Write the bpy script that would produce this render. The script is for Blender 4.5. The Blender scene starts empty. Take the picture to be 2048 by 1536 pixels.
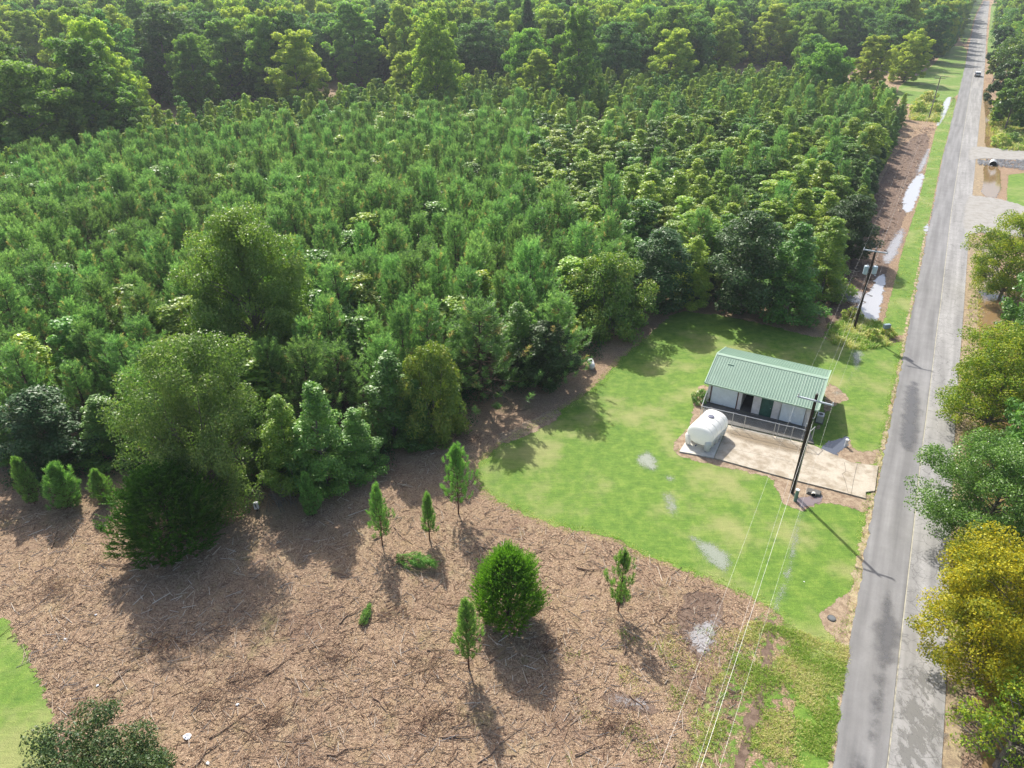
import bpy, bmesh, math, random
import numpy as np
from mathutils import Vector, Matrix
R_ = math.radians
random.seed(7); rng = np.random.default_rng(7)
scene = bpy.context.scene
COL = scene.collection
# ---------------------------------------------------------------- camera
CAM_H, PITCH, FPX = 36.0, R_(31.0), 1421.0
cam_d = bpy.data.cameras.new('camera'); cam = bpy.data.objects.new('camera', cam_d); COL.objects.link(cam)
cam.location = (0, 0, CAM_H); cam.rotation_euler = (R_(90) - PITCH, 0, 0)
cam_d.sensor_fit = 'HORIZONTAL'; cam_d.sensor_width = 36.0; cam_d.lens = 36.0 * FPX / 2048.0
cam_d.clip_start = 0.5; cam_d.clip_end = 5000
scene.camera = cam
# ---------------------------------------------------------------- sky and sun
SUN_AZ, SUN_EL = R_(-18.4), R_(44.0)      # azimuth from +Y, negative towards -X
w = bpy.data.worlds.new('World'); scene.world = w; w.use_nodes = True
wn = w.node_tree; bg = wn.nodes['Background']
sky = wn.nodes.new('ShaderNodeTexSky'); sky.sky_type = 'NISHITA'; sky.sun_disc = False
sky.sun_elevation = SUN_EL; sky.sun_rotation = SUN_AZ; sky.air_density = 1.0; sky.dust_density = 3.5; sky.ozone_density = 1.0
wn.links.new(sky.outputs[0], bg.inputs[0]); bg.inputs[1].default_value = 0.13
sd = bpy.data.lights.new('sun', 'SUN'); sd.energy = 4.5; sd.angle = R_(0.6); sd.color = (1.0, 0.95, 0.87)
sun = bpy.data.objects.new('sun', sd); COL.objects.link(sun)
sdir = Vector((math.sin(SUN_AZ) * math.cos(SUN_EL), math.cos(SUN_AZ) * math.cos(SUN_EL), math.sin(SUN_EL)))
sun.rotation_euler = sdir.to_track_quat('Z', 'Y').to_euler(); sun.location = sdir * 100
scene.view_settings.view_transform = 'Standard'; scene.view_settings.look = 'None'
scene.view_settings.exposure = 0.75; scene.view_settings.gamma = 1.0
scene.render.engine = 'CYCLES'
scene.cycles.transparent_max_bounces = 24; scene.cycles.max_bounces = 6; scene.cycles.diffuse_bounces = 3
scene.cycles.use_denoising = True; scene.cycles.sample_clamp_indirect = 6
# ---------------------------------------------------------------- helpers
def G(px, py, z=0.0):
    """ground point seen at a pixel of the 2048 wide photograph"""
    x = (px - 1024) / FPX; y = (768 - py) / FPX
    d = (x, math.cos(PITCH) + y * math.sin(PITCH), -math.sin(PITCH) + y * math.cos(PITCH))
    t = (CAM_H - z) / -d[2]
    return (d[0] * t, d[1] * t)
def PX(x, y, z=0.0):
    z = z - CAM_H
    d = y * math.cos(PITCH) - z * math.sin(PITCH); u = y * math.sin(PITCH) + z * math.cos(PITCH)
    return 1024 + FPX * x / d, 768 - FPX * u / d, d
def HT(px, py, ty):
    b = G(px, py); h = 0.0
    while h < 40 and PX(b[0], b[1], h)[1] > ty: h += 0.05
    return h
def tag(o, label=None, cat=None, group=None, kind=None):
    if label: o['label'] = label
    if cat: o['category'] = cat
    if group: o['group'] = group
    if kind: o['kind'] = kind
    return o
def empty(name, loc, rz=0.0, scale=1.0):
    o = bpy.data.objects.new(name, None); COL.objects.link(o)
    o.location = loc; o.rotation_euler = (0, 0, rz); o.scale = (scale,) * 3 if not hasattr(scale, '__len__') else scale
    o.empty_display_size = 0.3
    return o
def npmesh(name, V, F, mat=None, smooth=False, tint=None):
    V = np.asarray(V, np.float32); F = np.asarray(F, np.int32); k = F.shape[1]
    me = bpy.data.meshes.new(name)
    me.vertices.add(len(V)); me.vertices.foreach_set('co', V.ravel())
    me.loops.add(F.size); me.loops.foreach_set('vertex_index', F.ravel())
    me.polygons.add(len(F)); me.polygons.foreach_set('loop_start', np.arange(0, F.size, k, dtype=np.int32))
    try: me.polygons.foreach_set('loop_total', np.full(len(F), k, np.int32))
    except Exception: pass
    me.polygons.foreach_set('use_smooth', np.full(len(F), bool(smooth)))
    me.update(calc_edges=True)
    if mat: me.materials.append(mat)
    if tint is not None:
        at = me.attributes.new('tint', 'FLOAT', 'POINT'); at.data.foreach_set('value', np.repeat(tint, 4).astype(np.float32))
    return me
def link(name, me, parent=None, loc=None):
    o = bpy.data.objects.new(name, me); COL.objects.link(o)
    if parent: o.parent = parent
    if loc is not None: o.location = loc
    return o
class MB:
    """collects simple shapes into one mesh"""
    def __init__(s): s.v = []; s.f = []
    def add(s, vs, fs):
        n = len(s.v); s.v += [tuple(v) for v in vs]; s.f += [tuple(i + n for i in f) for f in fs]; return s
    def box(s, c, sz, rz=0.0):
        cx, cy, cz = c; hx, hy, hz = sz[0] / 2, sz[1] / 2, sz[2] / 2; ca, sa = math.cos(rz), math.sin(rz); vs = []
        for dz in (-hz, hz):
            for dx, dy in ((-hx, -hy), (hx, -hy), (hx, hy), (-hx, hy)):
                vs.append((cx + dx * ca - dy * sa, cy + dx * sa + dy * ca, cz + dz))
        return s.add(vs, [(0, 3, 2, 1), (4, 5, 6, 7), (0, 1, 5, 4), (1, 2, 6, 5), (2, 3, 7, 6), (3, 0, 4, 7)])
    def tube(s, pts, rad, n=6, cap=True):
        pts = [Vector(p) for p in pts]
        rad = rad if hasattr(rad, '__len__') else [rad] * len(pts)
        vs = []; fs = []; up = Vector((0.13, 0.21, 1)).normalized()
        for i, p in enumerate(pts):
            t = (pts[min(i + 1, len(pts) - 1)] - pts[max(i - 1, 0)])
            t = t.normalized() if t.length > 1e-9 else Vector((0, 0, 1))
            a = t.cross(up)
            if a.length < 0.05: a = t.cross(Vector((1, 0, 0)))
            a.normalize(); b = t.cross(a)
            for k in range(n):
                q = 2 * math.pi * k / n
                vs.append(p + (a * math.cos(q) + b * math.sin(q)) * rad[i])
        for i in range(len(pts) - 1):
            for k in range(n):
                fs.append((i * n + k, i * n + (k + 1) % n, (i + 1) * n + (k + 1) % n, (i + 1) * n + k))
        if cap: fs.append(tuple(range(n))[::-1]); fs.append(tuple((len(pts) - 1) * n + k for k in range(n)))
        return s.add(vs, fs)
    def quad(s, a, b, c, d): return s.add([a, b, c, d], [(0, 1, 2, 3)])
    def prism(s, prof, y0, y1):   # profile of (x,z) extruded along y
        n = len(prof); vs = [(x, y0, z) for x, z in prof] + [(x, y1, z) for x, z in prof]
        fs = [tuple(range(n)), tuple(range(n, 2 * n))[::-1]] + [(i, i + n, (i + 1) % n + n, (i + 1) % n) for i in range(n)]
        return s.add(vs, fs)
    def build(s, name, mat, parent=None, loc=None, bevel=0.0, smooth=False):
        me = bpy.data.meshes.new(name); me.from_pydata(s.v, [], s.f)
        bm = bmesh.new(); bm.from_mesh(me); bmesh.ops.recalc_face_normals(bm, faces=bm.faces)
        if bevel: bmesh.ops.bevel(bm, geom=[e for e in bm.edges if e.calc_face_angle(0) > 0.5], offset=bevel, segments=2, affect='EDGES', clamp_overlap=True)
        bm.to_mesh(me); bm.free()
        if smooth:
            for p in me.polygons: p.use_smooth = True
        me.materials.append(mat); me.update()
        return link(name, me, parent, loc)
# ---------------------------------------------------------------- materials
class NT:
    def __init__(s, name):
        s.m = bpy.data.materials.new(name); s.m.use_nodes = True; s.t = s.m.node_tree; s.t.nodes.clear()
        s.out = s.n('OutputMaterial')
    def n(s, typ, **kw):
        nd = s.t.nodes.new('ShaderNode' + typ)
        for k, v in kw.items(): setattr(nd, k, v)
        return nd
    def l(s, a, b): s.t.links.new(a, b)
    def setin(s, nd, i, v):
        if hasattr(v, 'is_linked') or isinstance(v, bpy.types.NodeSocket): s.l(v, nd.inputs[i])
        else: nd.inputs[i].default_value = v
    def math(s, op, a, b=0.0, c=0.0, clamp=False):
        nd = s.n('Math', operation=op, use_clamp=clamp); s.setin(nd, 0, a); s.setin(nd, 1, b)
        if op in ('MULTIPLY_ADD', 'COMPARE'): s.setin(nd, 2, c)
        return nd.outputs[0]
    def coord(s, scale=(1, 1, 1), rot=(0, 0, 0), src=None):
        if src is None: src = s.n('NewGeometry').outputs['Position']
        mp = s.n('Mapping'); s.l(src, mp.inputs[0]); mp.inputs['Scale'].default_value = scale; mp.inputs['Rotation'].default_value = rot
        return mp.outputs[0]
    def noise(s, scale, detail=4, rough=0.6, vec=None, dist=0.0):
        nd = s.n('TexNoise'); nd.inputs['Scale'].default_value = scale; nd.inputs['Detail'].default_value = detail
        nd.inputs['Roughness'].default_value = rough; nd.inputs['Distortion'].default_value = dist
        s.l(vec if vec is not None else s.coord(), nd.inputs['Vector']); return nd.outputs['Fac']
    def voro(s, scale, vec=None, out='Color', feature='F1'):
        nd = s.n('TexVoronoi', feature=feature); nd.inputs['Scale'].default_value = scale
        s.l(vec if vec is not None else s.coord(), nd.inputs['Vector']); return nd.outputs[out]
    def ramp(s, fac, stops, interp='LINEAR'):
        nd = s.n('ValToRGB'); cr = nd.color_ramp; cr.interpolation = interp
        while len(cr.elements) < len(stops): cr.elements.new(0.5)
        for e, (p, c) in zip(cr.elements, stops):
            e.position = p; e.color = (*c, 1) if hasattr(c, '__len__') else (c, c, c, 1)
        s.l(fac, nd.inputs[0]); return nd.outputs[0]
    def step(s, v, a, b):   # smooth 0..1 from a to b
        nd = s.n('MapRange', interpolation_type='SMOOTHSTEP'); s.setin(nd, 0, v); nd.inputs[1].default_value = a; nd.inputs[2].default_value = b
        return nd.outputs[0]
    def mix(s, f, a, b, mode='MIX'):
        nd = s.n('MixRGB', blend_type=mode); s.setin(nd, 0, f)
        for i, c in ((1, a), (2, b)):
            if isinstance(c, bpy.types.NodeSocket): s.l(c, nd.inputs[i])
            else: nd.inputs[i].default_value = (*c, 1) if hasattr(c, '__len__') else (c, c, c, 1)
        return nd.outputs[0]
    def attr(s, name): return s.n('Attribute', attribute_name=name).outputs['Fac']
    def bump(s, h, strength=0.5, dist=0.05):
        nd = s.n('Bump'); nd.inputs['Strength'].default_value = strength; nd.inputs['Distance'].default_value = dist; s.l(h, nd.inputs['Height']); return nd.outputs[0]
    def bsdf(s, color, rough=0.8, spec=0.3, metal=0.0, normal=None, ior=None):
        nd = s.n('BsdfPrincipled')
        if isinstance(color, bpy.types.NodeSocket): s.l(color, nd.inputs['Base Color'])
        else: nd.inputs['Base Color'].default_value = (*color, 1)
        s.setin(nd, 'Roughness', rough); s.setin(nd, 'Specular IOR Level', spec); s.setin(nd, 'Metallic', metal)
        if ior: nd.inputs['IOR'].default_value = ior
        if normal is not None: s.l(normal, nd.inputs['Normal'])
        return nd.outputs[0]
    def mixsh(s, f, a, b):
        nd = s.n('MixShader'); s.setin(nd, 0, f); s.l(a, nd.inputs[1]); s.l(b, nd.inputs[2]); return nd.outputs[0]
    def end(s, sh, alpha=None):
        if alpha is not None: sh = s.mixsh(alpha, s.n('BsdfTransparent').outputs[0], sh)
        s.l(sh, s.out.inputs[0]); return s.m
def edge_alpha(t, amp=0.5, scale=1.3, lo=-0.02, hi=0.06, detail=6):
    nz = t.noise(scale, detail, 0.7)
    d = t.math('ADD', t.attr('edge'), t.math('MULTIPLY', t.math('SUBTRACT', nz, 0.5), amp * 2))
    return t.step(d, lo, hi)
def simple(name, color, rough=0.6, spec=0.4, metal=0.0, vary=0.12, scale=6.0, bump=0.0):
    t = NT(name); nz = t.noise(scale, 5, 0.65)
    c = t.mix(1.0, color, t.ramp(nz, [(0.25, 1 - vary * 1.6), (0.75, 1 + 0 * vary)]), 'MULTIPLY')
    return t.end(t.bsdf(c, rough, spec, metal, t.bump(nz, bump, 0.02) if bump else None))
def leafmat(name, cols, trans=0.35, rough=0.45, spec=0.35, tcol=(1.15, 1.25, 0.6), vary=0.3, gain=1.35):
    cols = [tuple(min(.75, x * gain) for x in c) for c in cols]
    t = NT(name); geo = t.n('NewGeometry'); rnd = t.math('ADD', t.math('MULTIPLY', geo.outputs['Random Per Island'], .45), t.math('MULTIPLY', t.attr('tint'), .60))
    n = len(cols); c = t.ramp(rnd, [(i / max(1, n - 1), c) for i, c in enumerate(cols)])
    oi = t.n('ObjectInfo').outputs['Random']
    hs = t.n('HueSaturation'); t.l(c, hs.inputs['Color'])
    t.l(t.math('MULTIPLY_ADD', oi, 0.028, 0.484), hs.inputs['Hue'])
    t.l(t.math('MULTIPLY_ADD', t.math('FRACT', t.math('MULTIPLY', oi, 7.31)), vary * 2, 1 - vary), hs.inputs['Value'])
    col = hs.outputs[0]
    a = t.bsdf(col, rough, spec)
    tr = t.n('BsdfTranslucent'); t.l(t.mix(1.0, col, tcol, 'MULTIPLY'), tr.inputs[0])
    return t.end(t.mixsh(trans, a, tr.outputs[0]))
# ---- ground materials
def m_ground():
    t = NT('bare_mulch_soil')
    big = t.noise(0.12, 4, 0.6); mid = t.noise(1.1, 6, 0.7); fine = t.noise(9.0, 4, 0.75)
    v1 = t.voro(11.0, t.coord((1, 3.2, 1), (0, 0, 0.6))); v2 = t.voro(13.0, t.coord((3.0, 1, 1), (0, 0, 0.3)))
    chip = t.mix(0.5, v1, v2); bw = t.n('RGBToBW'); t.l(chip, bw.inputs[0])
    f = t.math('ADD', t.math('MULTIPLY', bw.outputs[0], 0.55), t.math('MULTIPLY', fine, 0.55))
    c = t.ramp(f, [(0.22, (0.070, 0.045, 0.030)), (0.40, (0.185, 0.120, 0.080)), (0.56, (0.33, 0.225, 0.150)), (0.76, (0.58, 0.45, 0.31))])
    c = t.mix(t.step(mid, 0.45, 0.72), c, t.mix(0.7, c, (0.36, 0.26, 0.15)))
    c = t.mix(t.step(big, 0.50, 0.68), c, t.mix(0.5, c, (0.17, 0.105, 0.08)))
    c = t.mix(t.math('MULTIPLY', t.step(t.noise(0.35, 6, .7), 0.55, 0.70), .55), c, (0.46, 0.36, 0.22))
    c = t.mix(t.math('MULTIPLY', t.step(t.noise(0.9, 6, .75), 0.60, 0.72), .6), c, (0.10, 0.062, 0.05))
    gn = t.noise(0.28, 7, 0.78); c = t.mix(t.math('MULTIPLY', t.step(gn, 0.54, 0.72), 0.6), c, (0.17, 0.185, 0.065))
    return t.end(t.bsdf(c, 0.9, 0.15, 0, t.bump(t.math('ADD', fine, bw.outputs[0]), 0.9, 0.08)))
def grass_col(t, dry=0.5, fresh=1.0):
    big = t.noise(0.16, 5, 0.6); mid = t.noise(1.2, 6, 0.7); fine = t.noise(14.0, 3, 0.8)
    st = t.noise(3.0, 3, 0.6, t.coord((0.25, 2.2, 1), (0, 0, R_(62))))
    c = t.ramp(mid, [(0.30, (0.066, 0.145, 0.018)), (0.5, (0.112, 0.20, 0.026)), (0.7, (0.175, 0.26, 0.042))])
    c = t.mix(t.math('MULTIPLY', t.step(big, 0.46, 0.66), dry), c, (0.26, 0.27, 0.10))
    c = t.mix(0.5, c, t.mix(1.0, c, t.ramp(fine, [(0.3, 0.45), (0.7, 1.6)]), 'MULTIPLY'))
    c = t.mix(0.35, c, t.mix(1.0, c, t.ramp(st, [(0.3, 0.7), (0.7, 1.35)]), 'MULTIPLY'))
    return c, fine, mid
def m_grass(name, dry=0.5, amp=0.45, scale=1.4, patchy=0.0):
    t = NT(name); c, fine, mid = grass_col(t, dry)
    a = edge_alpha(t, amp, scale)
    if patchy:
        p = t.noise(1.9, 7, 0.75); a = t.math('MULTIPLY', a, t.step(p, patchy - 0.06, patchy + 0.05))
    return t.end(t.bsdf(c, 0.75, 0.2, 0, t.bump(t.math('ADD', fine, mid), 0.8, 0.06)), a)
def m_dirt(name, col=(0.20, 0.14, 0.095), amp=0.7, scale=1.1, col2=(0.34, 0.265, 0.185)):
    t = NT(name); n1 = t.noise(2.2, 6, 0.7); n2 = t.noise(16, 3, 0.8)
    c = t.mix(t.step(n1, 0.35, 0.65), col, col2); c = t.mix(0.6, c, t.mix(1.0, c, t.ramp(n2, [(0.3, 0.5), (0.7, 1.4)]), 'MULTIPLY'))
    return t.end(t.bsdf(c, 0.9, 0.2, 0, t.bump(n2, 0.6, 0.04)), edge_alpha(t, amp, scale))
def m_water(name, col=(0.10, 0.085, 0.07), amp=0.35, scale=1.8, broken=0.0, bscale=6.0, rough=0.06, bstr=0.12):
    t = NT(name); a = edge_alpha(t, amp, scale, -0.02, 0.03)
    if broken:
        a = t.math('MULTIPLY', edge_alpha(t, amp, scale, -0.5, 0.9), 1.0)
        a = t.step(t.math('ADD', a, t.math('MULTIPLY', t.math('SUBTRACT', t.noise(bscale, 5, 0.9), 0.5), 3.0)), broken - .15, broken + 0.35)
    rp = t.noise(2.5, 3, 0.5)
    if broken and broken < .6: a = t.math('MULTIPLY', a, .8)
    return t.end(t.bsdf(col, rough, .5, 0, t.bump(rp, bstr, 0.02), 1.75), a)
def m_asphalt(name, base, crack=0.0, light=0.5):
    t = NT(name)
    cb = t.n('CombineXYZ'); t.l(t.attr('lat'), cb.inputs[0]); t.l(t.math('MULTIPLY', t.attr('lon'), 0.045), cb.inputs[1])
    track = t.noise(1.4, 3, 0.5, cb.outputs[0]); med = t.noise(0.6, 6, 0.7); fine = t.noise(28, 3, 0.8)
    c = t.ramp(track, [(0.35, tuple(x * 0.76 for x in base)), (0.68, tuple(x * 1.16 for x in base))])
    c = t.mix(0.6, c, t.mix(1.0, c, t.ramp(med, [(0.3, 0.80), (0.7, 1.18)]), 'MULTIPLY'))
    c = t.mix(0.5, c, t.mix(1.0, c, t.ramp(fine, [(0.3, 0.70), (0.7, 1.3)]), 'MULTIPLY'))
    if crack:
        wv = t.coord(); ad = t.n('MixRGB', blend_type='ADD'); ad.inputs[0].default_value = 1
        t.l(wv, ad.inputs[1]); nzc = t.n('TexNoise'); nzc.inputs['Scale'].default_value = 1.6; t.l(wv, nzc.inputs['Vector']); t.l(t.mix(0.6, 0.0, nzc.outputs['Color']), ad.inputs[2])
        d = t.voro(0.9, ad.outputs[0], 'Distance', 'DISTANCE_TO_EDGE'); d2 = t.voro(3.2, ad.outputs[0], 'Distance', 'DISTANCE_TO_EDGE')
        c = t.mix(t.math('MULTIPLY', t.math('SUBTRACT', 1.0, t.step(d, 0.004, 0.03)), crack), c, (0.05, 0.05, 0.05))
        msk = t.step(t.noise(0.35, 3), 0.48, 0.6)
        c = t.mix(t.math('MULTIPLY', t.math('MULTIPLY', t.math('SUBTRACT', 1.0, t.step(d2, 0.01, 0.07)), msk), crack * 0.8), c, (0.06, 0.06, 0.06))
    return t.end(t.bsdf(c, 0.75, 0.35, 0, t.bump(fine, 0.25, 0.01)))
def m_wet(name, col, lo=0.5, amp=0.35, scale=1.6):
    t = NT(name); a = edge_alpha(t, amp, scale, -0.35, 0.55)
    if lo: a = t.math('MULTIPLY', a, t.step(t.noise(1.5, 7, 0.75, t.coord((1, 0.5, 1), (0, 0, R_(-30)))), lo - 0.04, lo + 0.04))
    fine = t.noise(28, 3, 0.8); c = t.mix(0.5, col, t.mix(1.0, col, t.ramp(fine, [(0.3, 0.7), (0.7, 1.3)]), 'MULTIPLY'))
    return t.end(t.bsdf(c, 0.45, 0.4), t.math('MULTIPLY', a, 0.75))
def m_concrete(name, base, stain=0.6):
    t = NT(name); n1 = t.noise(0.9, 6, 0.65); n2 = t.noise(5, 5, 0.7); n3 = t.noise(30, 2, 0.7)
    c = t.mix(t.math('MULTIPLY', t.step(n1, 0.42, 0.66), stain), base, (base[0] * 0.55, base[1] * 0.5, base[2] * 0.42))
    c = t.mix(0.45, c, t.mix(1.0, c, t.ramp(n2, [(0.3, 0.72), (0.7, 1.15)]), 'MULTIPLY'))
    c = t.mix(0.4, c, t.mix(1.0, c, t.ramp(n3, [(0.3, 0.8), (0.7, 1.15)]), 'MULTIPLY'))
    return t.end(t.bsdf(c, 0.85, 0.25, 0, t.bump(n3, 0.2, 0.01)))
M = {}
M['ground'] = m_ground()
M['lawn'] = m_grass('mown_lawn', 0.85, 1.0, 0.8)
M['verge'] = m_grass('verge_grass', 0.7, 0.5, 1.2)
M['rough'] = m_grass('rough_grass', 0.9, 0.9, 0.8, 0.52)
M['dirt'] = m_dirt('bare_dirt'); M['shoulder'] = m_dirt('road_shoulder', (0.20, 0.15, 0.10), 0.5, 1.2, (0.34, 0.27, 0.17))
M['straw'] = m_dirt('leafy_dirt_edge', (0.27, 0.20, 0.12), 0.6, 1.1, (0.40, 0.33, 0.22))
M['mud'] = m_dirt('damp_mud', (0.105, 0.070, 0.052), 0.7, .8, (0.19, 0.135, 0.10))
M['puddle_dark'] = m_water('dark_clear_water', (0.07, 0.08, 0.10), .6, 1.1, rough=.03); M['puddle_mud'] = m_water('shallow_muddy_water', (0.17, 0.13, 0.125), .6, 1.1)  # first one is clear water with a dark bluish base colour
M['puddle'] = m_water('still_water', (0.36, 0.36, 0.37), .95, .9); M['puddle_broken'] = m_water('water_between_debris', (0.34, 0.33, 0.33), 0.9, 0.8, 0.45, 3.0)  # pale base colours stand in for bright sky reflected in the water
M['puddle_grass'] = m_water('water_between_grass', (0.25, 0.28, 0.22), 0.6, 1.1, 0.58, 14.0, 0.30, 0.3)
M['ditchwater'] = m_water('muddy_ditch_water', (0.22, 0.145, 0.07), 0.5, 0.8, 0.0, 6, 0.05, 0.1)
M['asph_new'] = m_asphalt('new_asphalt', (0.185, 0.183, 0.182)); M['asph_old'] = m_asphalt('worn_asphalt', (0.255, 0.25, 0.242), 0.45)
M['wet_new'] = m_wet('damp_new_asphalt', (0.115, 0.115, 0.12), 0.0, 0.75, 1.1); M['wet_old'] = m_wet('damp_worn_asphalt', (0.185, 0.182, 0.172), 0.49, 1.2, .9)
M['concrete'] = m_concrete('stained_concrete', (0.42, 0.375, 0.305), 0.75); M['concrete_pad'] = m_concrete('pale_concrete', (0.58, 0.56, 0.50), 0.3)
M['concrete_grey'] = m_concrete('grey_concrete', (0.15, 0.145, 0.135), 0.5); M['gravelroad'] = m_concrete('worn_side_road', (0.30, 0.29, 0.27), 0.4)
M['wood_pole'] = simple('weathered_wood_pole', (0.075, 0.055, 0.042), 0.85, 0.2, 0, 0.5, 12, 0.5)
M['grey_pole'] = simple('pale_weathered_pole', (0.30, 0.27, 0.22), 0.85, 0.2, 0, 0.4, 9, 0.4)
M['bark'] = simple('brown_bark', (0.13, 0.095, 0.07), 0.9, 0.15, 0, 0.5, 9, 0.6); M['bark_grey'] = simple('grey_bark', (0.30, 0.27, 0.23), 0.9, 0.15, 0, 0.5, 9, 0.6)
M['bark_red'] = simple('reddish_pine_bark', (0.16, 0.085, 0.055), 0.9, 0.15, 0, 0.5, 9, 0.6)
M['wire'] = simple('aluminium_wire', (0.42, 0.42, 0.41), 0.45, 0.5, 0.3, 0.1, 3)
M['arm'] = simple('grey_fibreglass', (0.50, 0.55, 0.60), 0.5, 0.4, 0, 0.1, 3); M['galv'] = simple('galvanised_steel', (0.58, 0.60, 0.61), 0.45, 0.5, 0.5, 0.2, 8)
M['transformer'] = simple('pale_grey_enamel', (0.50, 0.60, 0.66), 0.4, 0.5, 0, 0.1, 4); M['dark'] = simple('opening_shade_black', (0.015, 0.015, 0.016), 0.9, 0.1)  # near-black colour stands in for the shade inside openings
M['white'] = simple('white_paint', (0.74, 0.74, 0.72), 0.5, 0.4, 0, 0.12, 3); M['cap'] = simple('dark_blue_grey_plastic', (0.12, 0.13, 0.19), 0.5, 0.4)
M['pedgreen'] = simple('faded_green_plastic', (0.17, 0.27, 0.23), 0.6, 0.4); M['iron'] = simple('cast_iron', (0.09, 0.09, 0.09), 0.6, 0.4)
M['foil'] = simple('crumpled_white_plastic', (0.8, 0.82, 0.85), 0.4, 0.5)
M['gravel'] = simple('grey_stones', (0.42, 0.42, 0.42), 0.85, 0.3, 0, 0.5, 4)
# foliage
M['needle'] = leafmat('pine_needles', [(0.036, 0.080, 0.030), (0.056, 0.115, 0.040), (0.080, 0.155, 0.052), (0.11, 0.20, 0.066), (0.15, 0.245, 0.085), (0.26, 0.19, 0.09)], 0.52, 0.42, 0.4, (1.2, 1.3, 0.75), 0.24, 1.75)
M['needle_hi'] = leafmat('bright_pine_needles', [(0.06, 0.13, 0.035), (0.10, 0.20, 0.05), (0.15, 0.28, 0.07), (0.22, 0.36, 0.10)], 0.45, 0.45, 0.4, (1.2, 1.35, 0.7), 0.12, 1.5)
M['cedar'] = leafmat('cedar_sprays', [(0.022, 0.062, 0.006), (0.050, 0.115, 0.010), (0.095, 0.185, 0.016), (0.16, 0.27, 0.03)], 0.42, 0.6, 0.2, (1.15, 1.3, 0.5), 0.05, 1.75)
M['cedar_dark'] = leafmat('shade_coloured_cedar_sprays', [(0.018, 0.065, 0.006), (0.04, 0.115, 0.010), (0.075, 0.18, 0.016)], 0.35, 0.6, 0.2, (1.1, 1.2, 0.5), 0.05)  # darker copy of the cedar leaves, shade put into their colour
M['gum'] = leafmat('glossy_green_leaves', [(0.035, 0.085, 0.020), (0.058, 0.125, 0.028), (0.09, 0.18, 0.036), (0.15, 0.24, 0.05)], 0.36, 0.40, 0.4, (1.2, 1.3, 0.6), 0.25, 1.75)
M['gum_yel'] = leafmat('yellow_green_leaves', [(0.065, 0.13, 0.022), (0.12, 0.20, 0.032), (0.19, 0.28, 0.045), (0.29, 0.34, 0.06)], 0.38, 0.42, 0.4, (1.3, 1.25, 0.5), 0.2, 1.6)
M['darkleaf'] = leafmat('dark_green_leaves', [(0.026, 0.068, 0.022), (0.042, 0.095, 0.028), (0.07, 0.135, 0.038)], 0.32, 0.45, 0.3, (1.1, 1.2, 0.7), 0.2)
M['olive'] = leafmat('olive_green_leaves', [(0.06, 0.12, 0.024), (0.10, 0.175, 0.034), (0.155, 0.23, 0.045), (0.25, 0.27, 0.06)], 0.38, 0.45, 0.4, (1.2, 1.2, 0.5), 0.15)
M['airy'] = leafmat('pale_green_leaves', [(0.07, 0.130, 0.028), (0.12, 0.19, 0.04), (0.18, 0.255, 0.055), (0.27, 0.32, 0.085)], 0.40, 0.4, 0.45, (1.1, 1.25, 0.55), 0.12)
M['bigleaf'] = leafmat('mid_green_leaves', [(0.055, 0.115, 0.030), (0.095, 0.175, 0.042), (0.15, 0.235, 0.055), (0.25, 0.31, 0.09)], 0.38, 0.42, 0.45, (1.0, 1.25, 0.6), 0.05)
M['shrubleaf'] = leafmat('dull_shrub_leaves', [(0.025, 0.055, 0.020), (0.042, 0.078, 0.026), (0.07, 0.11, 0.035), (0.15, 0.14, 0.06)], 0.3, 0.5, 0.35, (1.1, 1.15, 0.6), 0.05)
M['gold'] = leafmat('golden_yellow_leaves', [(0.05, 0.085, 0.010), (0.12, 0.15, 0.012), (0.26, 0.245, 0.014), (0.42, 0.35, 0.02)], 0.42, 0.55, 0.25, (1.32, 1.08, 0.4), 0.1)
M['goldgreen'] = leafmat('yellowing_green_leaves', [(0.05, 0.115, 0.014), (0.10, 0.18, 0.020), (0.20, 0.265, 0.024), (0.36, 0.35, 0.03)], 0.42, 0.5, 0.3, (1.2, 1.2, 0.45), 0.05)
M['fresh'] = leafmat('fresh_green_leaves', [(0.04, 0.10, 0.020), (0.075, 0.16, 0.03), (0.12, 0.225, 0.045), (0.18, 0.30, 0.07)], 0.36, 0.38, 0.5, (1.1, 1.25, 0.6), 0.1)
M['weed'] = leafmat('weed_blades', [(0.09, 0.19, 0.02), (0.15, 0.27, 0.03), (0.25, 0.33, 0.05), (0.50, 0.44, 0.20), (.6, .5, .28)], 0.35, 0.55, 0.3, (1.1, 1.2, 0.5), 0.1)
def stickmat(name, cols):
    t = NT(name); c = t.ramp(t.n('NewGeometry').outputs['Random Per Island'], [(i / (len(cols) - 1), c) for i, c in enumerate(cols)])
    return t.end(t.bsdf(c, 0.85, 0.2))
M['chips'] = stickmat('broken_wood', [(0.07, 0.042, 0.03), (0.17, 0.105, 0.07), (0.30, 0.195, 0.13), (0.46, 0.33, 0.22), (0.70, 0.58, 0.44)])
M['straws'] = stickmat('pale_sticks', [(0.16, 0.09, 0.06), (0.40, 0.28, 0.20), (0.62, 0.50, 0.38), (0.75, 0.68, 0.58)])
M['darktwig'] = stickmat('dark_twigs', [(0.04, 0.025, 0.02), (0.11, 0.065, 0.045), (0.24, 0.15, 0.10)])
M['branch'] = stickmat('fallen_wood', [(0.10, 0.06, 0.045), (0.2, 0.13, 0.09), (0.40, 0.32, 0.24)])
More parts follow.
